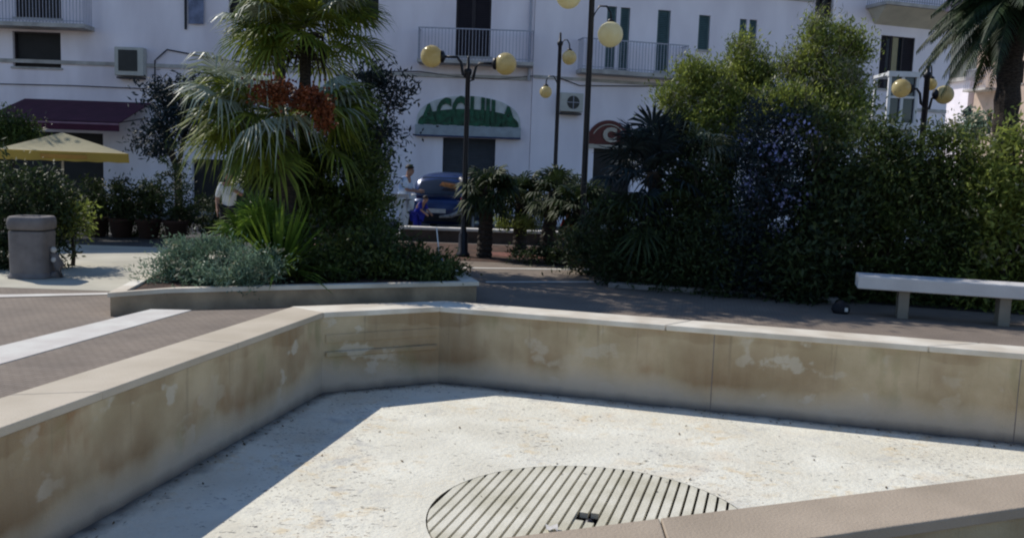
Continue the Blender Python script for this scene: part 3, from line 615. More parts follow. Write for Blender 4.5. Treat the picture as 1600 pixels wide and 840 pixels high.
for k, (lab, bl, n_, m_, ex) in enumerate((
    ('dark rounded shrub below the big fan palm at the left front of the right shrubbery', [B(980,390,13.9,60,.5,62), B(1050,400,13.6,60,.5,60), B(930,400,15,40,.4,40)], 9000, 'l_dark', None),
    ('dark shrub between the fan palms and the blue flowering bush', [B(1100,330,13.8,60,.6,70), B(1120,400,13.2,70,.5,50)], 10000, 'l_dark', None),
    ('bush covered in small blue flowers in the middle of the right shrubbery', [B(1200,240,13.3,54,.5,54), B(1210,310,13.2,60,.5,56), B(1170,360,13.1,50,.5,50)], 10000, 'l_blue', [('flowers', 850, .06, .055, M['flower_blue'], 61, (.93, 1.06), .11)]),
    ('dark rounded shrub right of the blue flowering bush', [B(1300,270,13.2,70,.6,70), B(1290,350,12.9,74,.6,66), B(1240,400,12.7,50,.4,44)], 13000, 'l_dark', None),
    ('dark green shrub behind the left end of the stone bench', [B(1390,270,13.2,66,.6,72), B(1385,350,13.0,70,.6,56)], 12000, 'l_hedge', None),
    ('green shrub between the bench and the right yellow green bush', [B(1460,290,13.0,52,.6,66), B(1480,360,12.9,60,.6,50)], 11000, 'l_hedge', None),
    ('yellow green bush with pale tips at the right edge of the photo', [B(1545,280,12.8,52,.6,60), B(1600,300,12.7,60,.6,84), B(1560,350,12.6,66,.5,56), B(1640,380,12.6,60,.5,60)], 15000, 'l_yellow', [('flowers', 700, .06, .04, M['flower_white'], 62, (.95, 1.05), .12)]),
    )):
    rk = random.Random(200+k); sprigs = [(b_[0]+rk.uniform(-.8,.8)*b_[3], b_[1]-.1, b_[2]+b_[5]*rk.uniform(.75,1.15), .14, .14, rk.uniform(.15,.3)) for b_ in bl for _ in range(2)]
    bl = bl+sprigs+[(b_[0], b_[1]+.15, .25, b_[3]*1.1, .55, .5) for b_ in bl]; lf = (1, .8, .9, 1.15, .95, .85, 1.1)[k]; tree('shrub', lab, 'shrub', bl, int(n_*1.7/lf**1.5), .10*lf, .036*lf, M[m_], 70+k, None, .05, .16, extra=ex, shell=(.15, 1.0), exb=3 if k != 2 else 2)
tree('oleander_bush', 'pale flowering bush in front of the far street behind the right lamp', 'shrub', [B(1505,205,22,18,.5,22), B(1525,195,22,14,.4,16)], 1500, .12, .04, M['l_sage'], 85, None, .04, .15, extra=[('flowers', 300, .09, .08, M['flower_white'], 86, (.9, 1.05), .15)])

# date palm at top right
def frond(mb, o, az, el, L, rd, droop=.9):
    dv = Vector((cos(az)*cos(el), sin(az)*cos(el), sin(el))); pts = []; n = 22
    for i in range(n+1):
        f = i/n; pts.append(o+dv*L*f-Vector((0,0,droop*L*.55*f*f*(.4+cos(el)))))
    mb.tube(pts, [.03*(1-.85*i/n) for i in range(n+1)], 4, capend=False)
    sd = dv.cross(Vector((0,0,1))).normalized()
    for i in range(3, n+1):
        for hh in (0, .5):
            if i+hh > n: continue
            p = pts[i].lerp(pts[min(i+1, n)], hh); tg = (pts[min(i+1, n)]-pts[i-1]).normalized(); f = (i+hh)/n; ll = .52*math.sin(pi*min(1, .2+.75*f))*.8*rd.uniform(.85, 1.1)
            for s in (-1, 1):
                d2 = (sd*s*.8+tg*.75+Vector((0,0,-.25-rd.random()*.35))).normalized(); wv = tg*.024
                e = p+d2*ll-Vector((0,0,.08)); m_ = p+d2*ll*.5
                mb.add([p-wv, p+wv, m_+wv*1.1, e, m_-wv*1.1], [(0,1,2,4),(4,2,3)])
rd = random.Random(23); q = aty(1585, 30, 17.5); qb = aty(1570, 240, 17.5); b = Vector((qb.x, qb.y, G))
t = thing('date_palm', 'date palm with a thick dark trunk and long arching fronds at the top right', 'palm tree', b)
palm_trunk([(0,0,-.1), (-.02,0,1.6), ((q-b).x*.75, 0, 3.0), q-b+Vector((0,0,.25))], .21, t, 16)
mb = MB()
c = q-b+Vector((0,0,.35))
for k in range(46):
    az = 2*pi*k*.381966+rd.uniform(-.1,.1); el = radians(rd.uniform(-25, 75)); frond(mb, c, az, el, rd.uniform(1.35, 1.9), rd, rd.uniform(.7,1.1))
for az, el, L in ((176, 28, 1.75), (186, 14, 1.65), (170, 4, 1.5), (195, 40, 1.85), (182, 22, 1.7), (200, 8, 1.6), (172, 38, 1.9)): frond(mb, c, radians(az), radians(el), L, rd, 1.15)
mb.build('crown', M['l_datepalm'], t)

# left side greenery
tree('oleander_bush', 'variegated leafy bush at the left edge beside the cream parasol', 'shrub', [B(-10,212,19.4,52,.6,44), B(28,205,19.4,30,.5,28), B(-40,280,19.4,60,.6,50)], 6500, .12, .035, M['l_mid'], 90, None, .06, .14, extra=[('flowers', 500, .06, .04, M['flower_white'], 91, (.9,1.05), .12)])
tree('shade_tree', 'broad leafy tree beyond the left edge shading the pavement', 'tree', [(-13.4,19.9,5.0,1.3,.9,.9), (-14.6,20.4,5.4,1.4,1.0,1.1), (-13.4,19.9,4.0,.9,.8,.8), (-13.9,20.9,6.2,1.1,1.0,.9), (-14.3,20.0,4.3,.9,.8,.9)], 15000, .17, .06, M['l_dark'], 92, None, .16, .25)
tree('hedge_shrub', 'dark shrub right behind the concrete litter bin', 'shrub', [B(30,300,13.6,60,.6,60), B(85,325,13.6,34,.4,48), B(0,390,13.4,40,.5,50), B(60,390,13.5,50,.4,36)], 9000, .10, .035, M['l_dark'], 93, None, .04, .12, extra=[('flowers', 160, .07, .03, M['flower_white'], 94, (.9,1.05), .1)])
tree('hedge_shrub', 'small shrub with pale yellow tips right of the litter bin', 'shrub', [B(112,345,13.9,20,.3,26)], 1600, .10, .03, M['l_yellow'], 95, None, .03, .09)
for k, (px, lab) in enumerate(((150, 'leftmost dark potted shrub on the shaded terrace'), (190, 'second dark potted shrub on the shaded terrace'), (232, 'third dark potted shrub on the shaded terrace'), (275, 'rightmost tall dark potted shrub on the shaded terrace, before the palms'))):
    Y = 19.2; p = aty(px, 350, Y); tall = k == 3
    t = thing('potted_shrub', lab, 'potted plant', (p.x, p.y, G), group='potted shrubs on the shaded terrace')
    MB().lathe((0,0,0), [(.17,0),(.19,.02),(.25,.34),(.28,.36),(.28,.42),(.24,.42),(.22,.37)], 18).build('pot', M['terracotta'], t, smooth=True)
    V, Fq = cloud([(0,0,.85+(.35 if tall else 0),.36,.34,.45+(.35 if tall else 0)), (.1,0,.6,.3,.3,.25)], 1800, .10, .035, 120+k, .1); arr_obj('foliage', V, Fq, M['l_dark'], t)
    MB().tube([(0,0,.3),(.01,0,.6),(0,.02,1.0)], [.03,.025,.01], 6).build('stem', M['bark'], t)
for k, (x, y, lab) in enumerate(((-8.3, 19.6, 'dark clipped hedge along the cafe terrace on the left'), (-5.2, 19.9, 'dark clipped hedge along the cafe terrace behind the palm planter'))):
    V, Fq = cloud([(x+i*.7-1.4, y, .35, .5, .35, .5) for i in range(5)], 6000, .09, .035, 140+k, .10, shell=(.6,1.0))
    t = thing('clipped_hedge', lab, 'hedge', (x, y, G)); arr_obj('foliage', V-np.array([x, y, G]), Fq, M['l_dark'], t)
    for i in range(5): MB().tube([(i*.7-1.4,0,-.05),(i*.7-1.38,.02,.5)], [.025,.015], 5).build('stem', M['bark'], t)

# low kerb at the foot of the right shrubbery
kp = [atz(950,449), atz(1130,460), atz(1310,474)]
t = MB()
o1 = [(p.x, p.y) for p in kp]; o2 = [(p.x+.06, p.y+.22) for p in kp]
t.prism(o1+o2[::-1], G-.02, G+.07)
struct('planting_kerb', t, M['kerb'], bevel=.01)
M['shaded_soil'] = mat('shaded_soil', (.035,.026,.02), .95, .3, 5, .6, 30)  # soil colour darkened to carry the shadow beneath the shrubs
flat('shrubbery_soil', [(o1[0][0],o1[0][1]+.2),(o1[2][0]+.05,o1[2][1]+.2),(12,10.6),(14,17),(4,17.2),(1.6,15)], G+.01, M['shaded_soil'])

# ================================================================== BENCH
a = atz(1410, 498); b_ = atz(1568, 510); dv = (b_-a).normalized(); ang = math.atan2(dv.y, dv.x)
t = thing('stone_bench', 'long white stone slab bench on two short pillars in front of the dark shrubs', 'bench', (a.x, a.y, G), ang)
L0 = .42; seat_z = .365
MB().box(-.58, 2.6, -.10, .38, seat_z, seat_z+.17).build('seat', M['bench'], t, bevel=.015)
dl = (b_-a).length
for x in (0, dl): MB().box(x-.065, x+.065, 0, .26, 0, seat_z-.003).build('leg', M['bench_leg'], t, bevel=.008)
# dark bag near the kerb end
q = atz(1313, 489)
t = thing('dark_bag', 'small black bag with a white tag lying at the end of the kerb', 'bag', (q.x, q.y, G))
MB().lathe((0,0,0), [(.09,0),(.12,.04),(.11,.10),(.05,.15),(.03,.17)], 14).build('bag_body', M['dark_cloth'], t, smooth=True)
MB().box(.01,.05,-.125,-.115,.04,.09).build('tag', M['paper'], t)

# ================================================================== LITTER BIN
a = atz(52, 433); t = thing('litter_bin', 'stout grey concrete litter bin with a rounded collar and side scroll', 'litter bin', (a.x, a.y, G), radians(6))
hb = aty(54, 336, a.y+.2).z-G; w2 = .265
def rsq(w, z, n=32, e=5): return [((abs(cos(2*pi*i/n))**(2/e))*math.copysign(w, cos(2*pi*i/n)), (abs(sin(2*pi*i/n))**(2/e))*math.copysign(w, sin(2*pi*i/n)), z) for i in range(n)]
def loft(rings, closed=True):
    n = len(rings[0]); mb = MB(); vs = [p for r_ in rings for p in r_]
    fs = [(i*n+j, i*n+(j+1)%n, (i+1)*n+(j+1)%n, (i+1)*n+j) for i in range(len(rings)-1) for j in range(n)]+[tuple(range(n))[::-1], tuple(range((len(rings)-1)*n, len(rings)*n))]
    return mb.add(vs, fs)
loft([rsq(w2*1.02,0), rsq(w2*1.02,.03), rsq(w2*.93,.08), rsq(w2*.95,hb-.22), rsq(w2*.93,hb-.205)]).build('bin_body', M['binstone'], t, smooth=False)
loft([rsq(w2*.86,hb-.21), rsq(w2*.86,hb-.18)]).build('bin_groove', M['dark'], t)
loft([rsq(w2*.92,hb-.185), rsq(w2*1.0,hb-.16), rsq(w2*1.02,hb-.08), rsq(w2*.98,hb-.02), rsq(w2*.9,hb), rsq(w2*.66,hb), rsq(w2*.62,hb-.06)]).build('bin_collar', M['binstone'], t, smooth=True)
sc = MB(); sc.tube([(w2*.9,0,.02),(w2*1.32,0,.04),(w2*1.36,0,.16),(w2*1.1,0,.30),(w2*.9,0,.36)], [.07,.08,.07,.06,.04], 12); sc.build('side_scroll', M['binstone'], t, smooth=True)
for z in (.26, .40): MB().sphere((w2*1.12, -.04, z), .042, 14).build('knob', M['binball'], t, smooth=True)

# ================================================================== BUILDINGS
def facade(name, label, origin, ang, s0, s1, z1, holes, wallm, depth=6, zb=G):
    """building: local x along the facade, local +y into the building. holes: (s0,s1,z0,z1)"""
    t = thing(name, label, 'building', (origin[0], origin[1], 0), ang)
    xs = sorted({s0, s1, *[h[0] for h in holes], *[h[1] for h in holes]}); zs = sorted({zb, z1, *[h[2] for h in holes], *[h[3] for h in holes]})
    mb = MB()
    for i in range(len(xs)-1):
        for j in range(len(zs)-1):
            cx_, cz_ = (xs[i]+xs[i+1])/2, (zs[j]+zs[j+1])/2
            if any(h[0] < cx_ < h[1] and h[2] < cz_ < h[3] for h in holes): continue
            mb.add([(xs[i],0,zs[j]),(xs[i+1],0,zs[j]),(xs[i+1],0,zs[j+1]),(xs[i],0,zs[j+1])], [(0,1,2,3)])
    for a, b, c, d_ in holes:
        mb.add([(a,0,c),(b,0,c),(b,0,d_),(a,0,d_),(a,.22,c),(b,.22,c),(b,.22,d_),(a,.22,d_)], [(0,1,5,4),(1,2,6,5),(2,3,7,6),(3,0,4,7)])
    mb.add([(s0,0,zb),(s0,depth,zb),(s0,depth,z1),(s0,0,z1)], [(0,3,2,1)]).add([(s1,0,zb),(s1,depth,zb),(s1,depth,z1),(s1,0,z1)], [(0,1,2,3)])
    mb.add([(s0,depth,zb),(s1,depth,zb),(s1,depth,z1),(s0,depth,z1)], [(0,3,2,1)]).add([(s0,0,z1),(s1,0,z1),(s1,depth,z1),(s0,depth,z1)], [(0,1,2,3)])
    mb.build('wall', wallm, t); return t
def hit(px, py, o, ang):
    d = ray(px, py); n = Vector((-sin(ang), cos(ang), 0)); oo = Vector((o[0], o[1], 0)); k = (oo-EYE).dot(n)/d.dot(n); p = EYE+d*k; r = p-oo
    return r.x*cos(ang)+r.y*sin(ang), p.z
def rect(x0, y0, x1, y1, o, ang):
    a = hit(x0, (y0+y1)/2, o, ang)[0]; b = hit(x1, (y0+y1)/2, o, ang)[0]; c = hit((x0+x1)/2, y1, o, ang)[1]; d_ = hit((x0+x1)/2, y0, o, ang)[1]; return (a, b, c, d_)
def window(t, h, kind='glass', fm='white_paint', shut=None, mull=1):
    a, b, c, d_ = h; f = MB(); w_ = .05
    f.box(a, a+w_, .12, .18, c, d_).box(b-w_, b, .12, .18, c, d_).box(a+w_, b-w_, .12, .18, c, c+w_).box(a+w_, b-w_, .12, .18, d_-w_, d_)
    if mull: f.box((a+b)/2-.025, (a+b)/2+.025, .125, .178, c+w_, d_-w_)
    fo = f.build('window', M[fm], t)
    MB().add([(a,.19,c),(b,.19,c),(b,.19,d_),(a,.19,d_)], [(0,1,2,3)]).build('pane', M[kind], fo)
    MB().box(a-.06, b+.06, -.05, .02, c-.07, c-.004).build('sill', M['trim'], fo)
    return fo
def louvre(mb, a, b, c, d_, y):
    mb.box(a, a+.05, y, y+.04, c, d_).box(b-.05, b, y, y+.04, c, d_); z = c
    while z < d_-.03: mb.add([(a+.05,y+.005,z),(b-.05,y+.005,z),(b-.05,y+.035,z+.05),(a+.05,y+.035,z+.05)], [(0,1,2,3)]); z += .06
def balcony(t, a, b, z, dep, hgt=1.0, slab=.14, m='rail', gap=.11, under=None):
    sb = MB().box(a, b, -dep, -.003, z-slab, z).build('balcony', M[under or 'trim'], t, bevel=.01)
    rb = MB(); y = -dep+.04
    rb.box(a+.02, b-.02, y-.02, y+.02, z+hgt-.035, z+hgt).box(a+.02, b-.02, y-.012, y+.012, z+.06, z+.085)
    n_ = int((b-a)/gap)
    for i in range(n_+1): x = a+.03+(b-a-.06)*i/n_; rb.box(x-.008, x+.008, y-.008, y+.008, z+.002, z+hgt-.036)
    for x in (a+.03, b-.03):
        rb.box(x-.015, x+.015, y+.021, -.02, z+hgt-.035, z+hgt)
        k = int(dep/gap)
        for i in range(1, k): rb.box(x-.008, x+.008, y+i*gap-.008, y+i*gap+.008, z+.002, z+hgt-.036)
    rb.build('railing', M[m], sb); return sb
O1 = (.45, 30.0); A1 = 0.0
H = {}
def r1(*p): return rect(*p, O1, A1)
H['lw'] = r1(20,50,95,105); H['lt'] = r1(22,-60,95,28); H['ml'] = r1(357,-60,425,30); H['mr'] = r1(545,-60,592,32); H['door'] = r1(713,-70,768,88)
H['shop'] = r1(690,216,772,372); H['shop'] = (*H['shop'][:2], G, H['shop'][3]); H['cafe'] = r1(-60,205,162,360); H['cafe'] = (*H['cafe'][:2], G, H['cafe'][3]); H['cafe2'] = r1(300,250,420,360); H['cafe2'] = (*H['cafe2'][:2], G, H['cafe2'][3])
t1 = facade('town_house', 'long white house with dark windows above the awning and the green arched sign', O1, A1, -24, 0, 9.4, list(H.values()), M['stucco'])
window(t1, H['lw'], 'dark', 'shutter', mull=0)
for k in ('lt', 'ml', 'mr'):
    window(t1, H[k], 'dark', 'shutter')
window(t1, H['door'], 'dark', 'shutter')
a, b, c, d_ = H['door']; sh = MB(); louvre(sh, a+.01, (a+b)/2-.005, c+.02, d_, .06); louvre(sh, (a+b)/2+.005, b-.01, c+.02, d_, .06); sh.build('shutter', M['shutter'], t1)
a, b, c, d_ = H['shop']; sh = MB(); z = c
while z < d_-.04: sh.add([(a,.14,z),(b,.14,z),(b,.17,z+.08),(a,.17,z+.08),(a,.14,z+.085),(b,.14,z+.085)], [(0,1,2,3),(3,2,5,4)]); z += .085
sh.build('roller_shutter', M['grey_shutter'], t1)
for k in ('cafe', 'cafe2'):
    a, b, c, d_ = H[k]; MB().add([(a,.2,c),(b,.2,c),(b,.2,d_),(a,.2,d_)], [(0,1,2,3)]).build('shop_window', M['dark'], t1)
# cornices and balconies
l, z = hit(640, 112, O1, A1); MB().box(-24, -.02, -.06, -.003, 4.62, 4.74).build('cornice', M['trim'], t1)
a, zz = hit(-80, 45, O1, A1); b, _ = hit(148, 45, O1, A1); balcony(t1, a, b, hit(60,40,O1,A1)[1], .75, 1.0, .14)
a, _ = hit(655, 100, O1, A1); b, _ = hit(833, 100, O1, A1); balcony(t1, a, b, hit(740,98,O1,A1)[1], .7, 1.0, .12)
l, z = hit(835, 60, O1, A1); MB().tube([(-.12,-.08,z-1.4),(-.12,-.08,9.4)], .045, 8).build('drainpipe', M['rail'], t1)
l, z = hit(291, 20, O1, A1); MB().tube([(l,-.06,z-.55),(l,-.06,z+3)], .04, 8).build('drainpipe', M['iron'], t1)
MB().box(-24.3, .3, -.4, 6.2, 9.4, 9.65).build('roof', M['trim'], t1)

A2 = radians(15); O2 = O1
def r2(*p): return rect(*p, O2, A2)
H2 = [r2(947,10,962,108), r2(968,12,983,110), r2(1026,16,1046,112), r2(1091,24,1109,78), r2(1155,30,1166,56+20), r2(1170,31,1182,76), r2(1278,-40,1303,28), r2(925,225,985,360)]
H2[-1] = (*H2[-1][:2], G, H2[-1][3])
eo = hit(1268, 60, O2, A2)[0]
t2 = facade('pale_house', 'pale lavender house with narrow green shuttered windows and a red arched sign', O2, A2, 0.02, eo, 8.2, [h for k, h in enumerate(H2) if k != 6], M['stucco_two'])
for k in (0, 1, 2, 3, 4, 5):
    h = H2[k]; f = window(t2, h, 'glass', 'green_shutter', mull=0); s_ = MB(); louvre(s_, h[0]+.02, h[1]-.02, h[2]+.03, h[3]-.02, .05); s_.build('shutter', M['green_shutter'], f)
h = H2[7]; MB().add([(h[0],.2,h[2]),(h[1],.2,h[2]),(h[1],.2,h[3]),(h[0],.2,h[3])], [(0,1,2,3)]).build('door', M['dark'], t2)
a = hit(900, 110, O2, A2)[0]; b = hit(1064, 110, O2, A2)[0]; balcony(t2, a, b, hit(1000,116,O2,A2)[1], .6, 1.0, .14)
zc_ = hit(1180, 0, O2, A2)[1]
MB().box(.05, eo-.02, -.05, -.003, zc_+.1, zc_+.2).build('cornice', M['trim'], t2)
zl = hit(1000, 128, O2, A2)[1]; MB().box(.05, eo-.02, -.04, -.003, zl-.1, zl).build('cornice', M['trim'], t2)
MB().box(0.05, eo-.01, -.25, 6, 8.2, 8.45).build('roof', M['trim'], t2)

pO = Vector((O2[0]+cos(A2)*eo, O2[1]+sin(A2)*eo)); O3 = (pO.x+.02, pO.y-.12); A3 = radians(18)
def r3(*p): return rect(*p, O3, A3)
e3 = hit(1488, 60, O3, A3)[0]; H3 = [r3(1276,-60,1304,28), r3(1374,57,1427,140)]
t3 = facade('corner_house', 'white corner house with a brown shuttered window beneath a balcony', O3, A3, 0, e3, 10, H3, M['stucco_two'])
window(t3, H3[0], 'dark', 'shutter')
f = window(t3, H3[1], 'glass', 'shutter'); a, b, c, d_ = H3[1]
s_ = MB(); louvre(s_, a, a+(b-a)*.34, c, d_, .03); s_.build('shutter', M['shutter'], f)
s_ = MB(); louvre(s_, b-(b-a)*.36, b, c, d_, .03); s_.build('shutter', M['shutter'], f)
MB().box(a+(b-a)*.40, a+(b-a)*.56, .10, .115, c+.05, d_-.03).build('curtain', M['cream_canvas'], f)
a = hit(1352, 15, O3, A3)[0]; b = hit(1486, 28, O3, A3)[0]; sb = balcony(t3, a, b, hit(1400,14,O3,A3)[1], 1.1, 1.0, .12)
mb = MB(); zz = hit(1400,14,O3,A3)[1]-.125; mb.add([(a+.1,-1.0,zz),(b-.1,-1.0,zz),(b-.1,-.004,zz),(a+.1,-.004,zz),(a+.45,-.004,zz-.5),(b-.3,-.004,zz-.5)], [(0,1,2,3),(0,4,5,1),(0,3,4),(1,5,2)]); mb.build('balcony_soffit', M['stucco_cream'], t3)
MB().box(-.02+.1, e3+.2, -.3, 6, 10, 10.3).build('roof', M['trim'], t3)
zl = hit(1460, 172, O3, A3)[1]; MB().box(.02, e3-.02, -.05, -.003, zl-.1, zl+.02).build('cornice', M['trim'], t3)
l, z = hit(1455, 8, O3, A3); mbx = MB(); vs = []
for i in range(9):
    for j in range(6): vs.append((l-.35+i*.09, -1.10-.02*sin(i*1.7), z-.45+j*.16+.02*sin(i*.9)))
mbx.add(vs, [(i*6+j,(i+1)*6+j,(i+1)*6+j+1,i*6+j+1) for i in range(8) for j in range(5)])
M['pink_cloth'] = mat('pink_cloth', (.50, .36, .42), .85, .2, 6)
o = mbx.build('hung_cloth', M['pink_cloth'], smooth=True); o.location = (O3[0], O3[1], 0); o.rotation_euler = (0,0,A3); tag(o, 'pink cloth hanging over the balcony railing of the corner house', 'laundry')

# far sunlit street on the right
P4 = aty(1601, 150, 44); O4 = (P4.x, P4.y); A4 = radians(180-78)
def mk4():
    ang = radians(102)  # runs away from the camera
    return ang
def r4(x0, y0, x1, y1):
    a = hit(x0, (y0+y1)/2, O4, A4)[0]; b = hit(x1, (y0+y1)/2, O4, A4)[0]; c = hit((x0+x1)/2, y1, O4, A4)[1]; d_ = hit((x0+x1)/2, y0, O4, A4)[1]
    return (min(a,b), max(a,b), c, d_)
e4 = hit(1522, 150, O4, A4)[0]
H4 = [r4(1546,75,1552,105), r4(1542,177,1549,210), r4(1594,95,1600,130)]
# this facade looks towards -x: local +y must point into the building, so run the axis the other way
def facade_rev(name, label, o, ang, s1, z1, holes, m):
    o2 = (o[0]+cos(ang)*s1, o[1]+sin(ang)*s1); hh = [(s1-h[1], s1-h[0], h[2], h[3]) for h in holes]
    return facade(name, label, o2, ang+pi, 0, s1+6, z1, hh, m, 5), hh
t4, h4 = facade_rev('pink_house', 'distant sunlit pink house with a small balcony behind the date palm trunk', O4, A4, e4, 9, H4, M['stucco_far'])
for h in h4: window(t4, h, 'dark', 'shutter', mull=0)
a = e4-hit(1560, 150, O4, A4)[0]; b = e4-hit(1524, 150, O4, A4)[0]
balcony(t4, min(a,b), max(a,b), hit(1540,140,O4,A4)[1], .8, 1.0, .12)
MB().box(0, e4+6, -.25, 5, 9, 9.25).build('roof', M['trim'], t4)
O5 = (O4[0]+cos(A4)*(e4+.3)-.1, O4[1]+sin(A4)*(e4+.3)); e5 = 14
t5 = facade('white_far_house', 'distant white sunlit house seen between the corner house and the pink house', (O5[0]+cos(A4)*e5, O5[1]+sin(A4)*e5), A4+pi, 0, e5, 7.2, [(3,3.8,1,3.2),(3,3.8,4.4,6.2),(7,7.8,1,3.2),(7,7.8,4.4,6.2),(11,11.8,1,3.2),(11,11.8,4.4,6.2)], M['stucco_two'], 5)
for x in (3, 7, 11):
    for z_ in ((1,3.2),(4.4,6.2)): window(t5, (x, x+.8, *z_), 'glass', 'green_shutter')
MB().box(0, e5, -.25, 5, 7.2, 7.4).build('roof', M['trim'], t5)
# house closing the top of the street
t6 = facade('cream_far_house', 'distant cream house closing the street behind the date palm crown', (20, 72), radians(-8), 0, 40, 14, [(3+i*3.2, 4+i*3.2, 2+j*3.4, 4+j*3.4) for i in range(8) for j in range(3)], M['stucco_cream'], 8)
for i in range(8):
    for j in range(3): window(t6, (3+i*3.2, 4+i*3.2, 2+j*3.4, 4+j*3.4), 'dark', 'shutter')
MB().box(-.2, 40.2, -.3, 8, 14, 14.4).build('roof', M['trim'], t6)

# ---------------------------------------------------------------- things on the facades
def place_on(name, label, cat, px, py, o, ang, group=None):
    s_, z_ = hit(px, py, o, ang); return thing(name, label, cat, (o[0]+cos(ang)*s_, o[1]+sin(ang)*s_, z_), ang, group)
def ac_unit(t, w_, h_, sq=False):
    MB().box(-w_/2, w_/2, -.34, -.03, -h_/2, h_/2).build('casing', M['ac'], t, bevel=.02)
    if sq: MB().box(-w_*.36, w_*.30, -.352, -.342, -h_*.34, h_*.40).build('fan_grille', M['ac_dark'], t)
    else:
        mb = MB(); vs = [(w_*.05+.22*cos(2*pi*i/24), -.348, .22*sin(2*pi*i/24)) for i in range(24)]; mb.add(vs, [tuple(range(24))]); mb.build('fan_grille', M['ac_dark'], t)
        mb = MB(); mb.box(w_*.05-.01, w_*.05+.01, -.362, -.352, -.22, .22).box(w_*.05-.22, w_*.05+.22, -.362, -.352, -.01, .01); mb.build('fan_guard', M['rail'], t)
    MB().box(-w_*.45, w_*.45, -.30, -.002, -h_/2-.09, -h_/2-.035).build('bracket', M['iron'], t)
t = place_on('air_conditioner', 'old air conditioner with a black square grille on the white wall left of the palms', 'air conditioner', 208, 98, O1, A1, 'air conditioners'); ac_unit(t, .95, .92, True)
t = place_on('air_conditioner', 'white air conditioner with a round fan beside the thin lamp post', 'air conditioner', 889, 161, O2, A2, 'air conditioners'); ac_unit(t, .80, .62)
def cable(pts, label, o=O1, ang=A1, y=-.05, r_=.016, fn='wall_cable'):
    P_ = []
    for px, py in pts:
        s_, z_ = hit(px, py, o, ang); P_.append((o[0]+cos(ang)*s_+sin(ang)*-y*1, o[1]+sin(ang)*s_+cos(ang)*y, z_))
    Q = []
    for i in range(len(P_)-1):
        for k in range(6): Q.append(Vector(P_[i]).lerp(Vector(P_[i+1]), k/6))
    Q.append(Vector(P_[-1])); tag(MB().tube(Q, r_, 6).build(fn, M['cable'], smooth=True), label, 'cable')
cable([(-20,131),(110,134),(228,139)], 'straight dark cable running along the wall above the burgundy awning')
cable([(243,150),(243,95),(262,78),(340,93),(430,103),(520,108)], 'dark cable curving down the wall right of the square air conditioner', r_=.022)
cable([(590,112),(655,112),(720,121),(780,124),(833,119)], 'sagging dark cable on the wall behind the central lamp')
cable([(868,120),(905,134),(1000,135),(1064,134)], 'dark cable under the balcony of the lavender house', O2, A2)
# small wall box near the left cable
t = place_on('wall_lamp', 'small dark oval wall lamp on the white wall left of the palms', 'wall lamp', 379, 112, O1, A1)
MB().sphere((0,-.12,0), .18, 16, sz=.45).build('lamp_shade', M['iron'], t, smooth=True); MB().box(-.05,.05,-.05,-.003,-.05,.05).build('bracket', M['iron'], t)
t = place_on('blue_banner', 'small pale blue banner beside the dark pipe on the upper left wall', 'banner', 308, 18, O1, A1)
M['banner_blue'] = mat('banner_blue', (.22, .25, .38), .85, .2, 4)
vs = []
for i in range(7):
    for j in range(5): vs.append((-.26+i*.085, -.10+.02*sin(i*1.9+j), -.42+j*.2))
MB().add(vs, [(i*5+j,(i+1)*5+j,(i+1)*5+j+1,i*5+j+1) for i in range(6) for j in range(4)]).build('cloth', M['banner_blue'], t, smooth=True)
MB().tube([(-.30,-.08,.39),(.30,-.08,.39)], .014, 6).build('rod', M['iron'], t)
# sign lettering
def text_mesh(s, size, m, name, parent, loc, sx=1, ext=.02, fn=None):
    cu = bpy.data.curves.new('t', 'FONT'); cu.body = s; cu.size = size; cu.extrude = ext; cu.align_x = 'CENTER'; cu.resolution_u = 3; cu.offset = .036
    ob = bpy.data.objects.new('t', cu); S.collection.objects.link(ob); bpy.context.view_layer.update()
    me = bpy.data.meshes.new_from_object(ob.evaluated_get(bpy.context.evaluated_depsgraph_get())); bpy.data.objects.remove(ob)
    me.name = name; me.materials.clear(); me.materials.append(m)
    for v in me.vertices:
        x, y, z_ = v.co; x *= sx
        if fn: x, y = fn(x, y)
        v.co = (x, -z_, y)
    o = bpy.data.objects.new(name, me); S.collection.objects.link(o); o.parent = parent; o.location = loc; return o
a, b, c, d_ = r1(651,150,814,197); wS = b-a; hS = d_-c
t = thing('green_sign', 'arched shop sign with dark green letters above the shuttered doorway', 'sign', (O1[0]+(a+b)/2, O1[1], c), 0)
n_ = 40; arc = [(wS/2*cos(pi*i/n_), hS*sin(pi*i/n_)**.75) for i in range(n_+1)]
mb = MB(); mb.add([(x, -.06, z_) for x, z_ in arc]+[(x, -.003, z_) for x, z_ in arc], [tuple(range(n_+1))]+[(i, n_+1+i, n_+2+i, i+1) for i in range(n_)]); mb.build('sign_board', M['sign_back'], t)
mb = MB()
arcg = [(x*.97, z_*(.55+.0*abs(x))) for x, z_ in arc]
mb.add([(x, -.064, z_+.01) for x, z_ in arcg], [tuple(range(n_+1))]); mb.build('green_field', M['sign_green'], t)
def archfn(x, y):
    u = max(-.97, min(.97, x/(wS/2))); h_ = hS*(1-u*u)**.5*.96; return x, y/.72*h_*1.0+.0
lt = text_mesh('ACQUILA', 1.0, M['sign_green'], 'lettering', t, (0,-.085,.02), 1, .02, None)
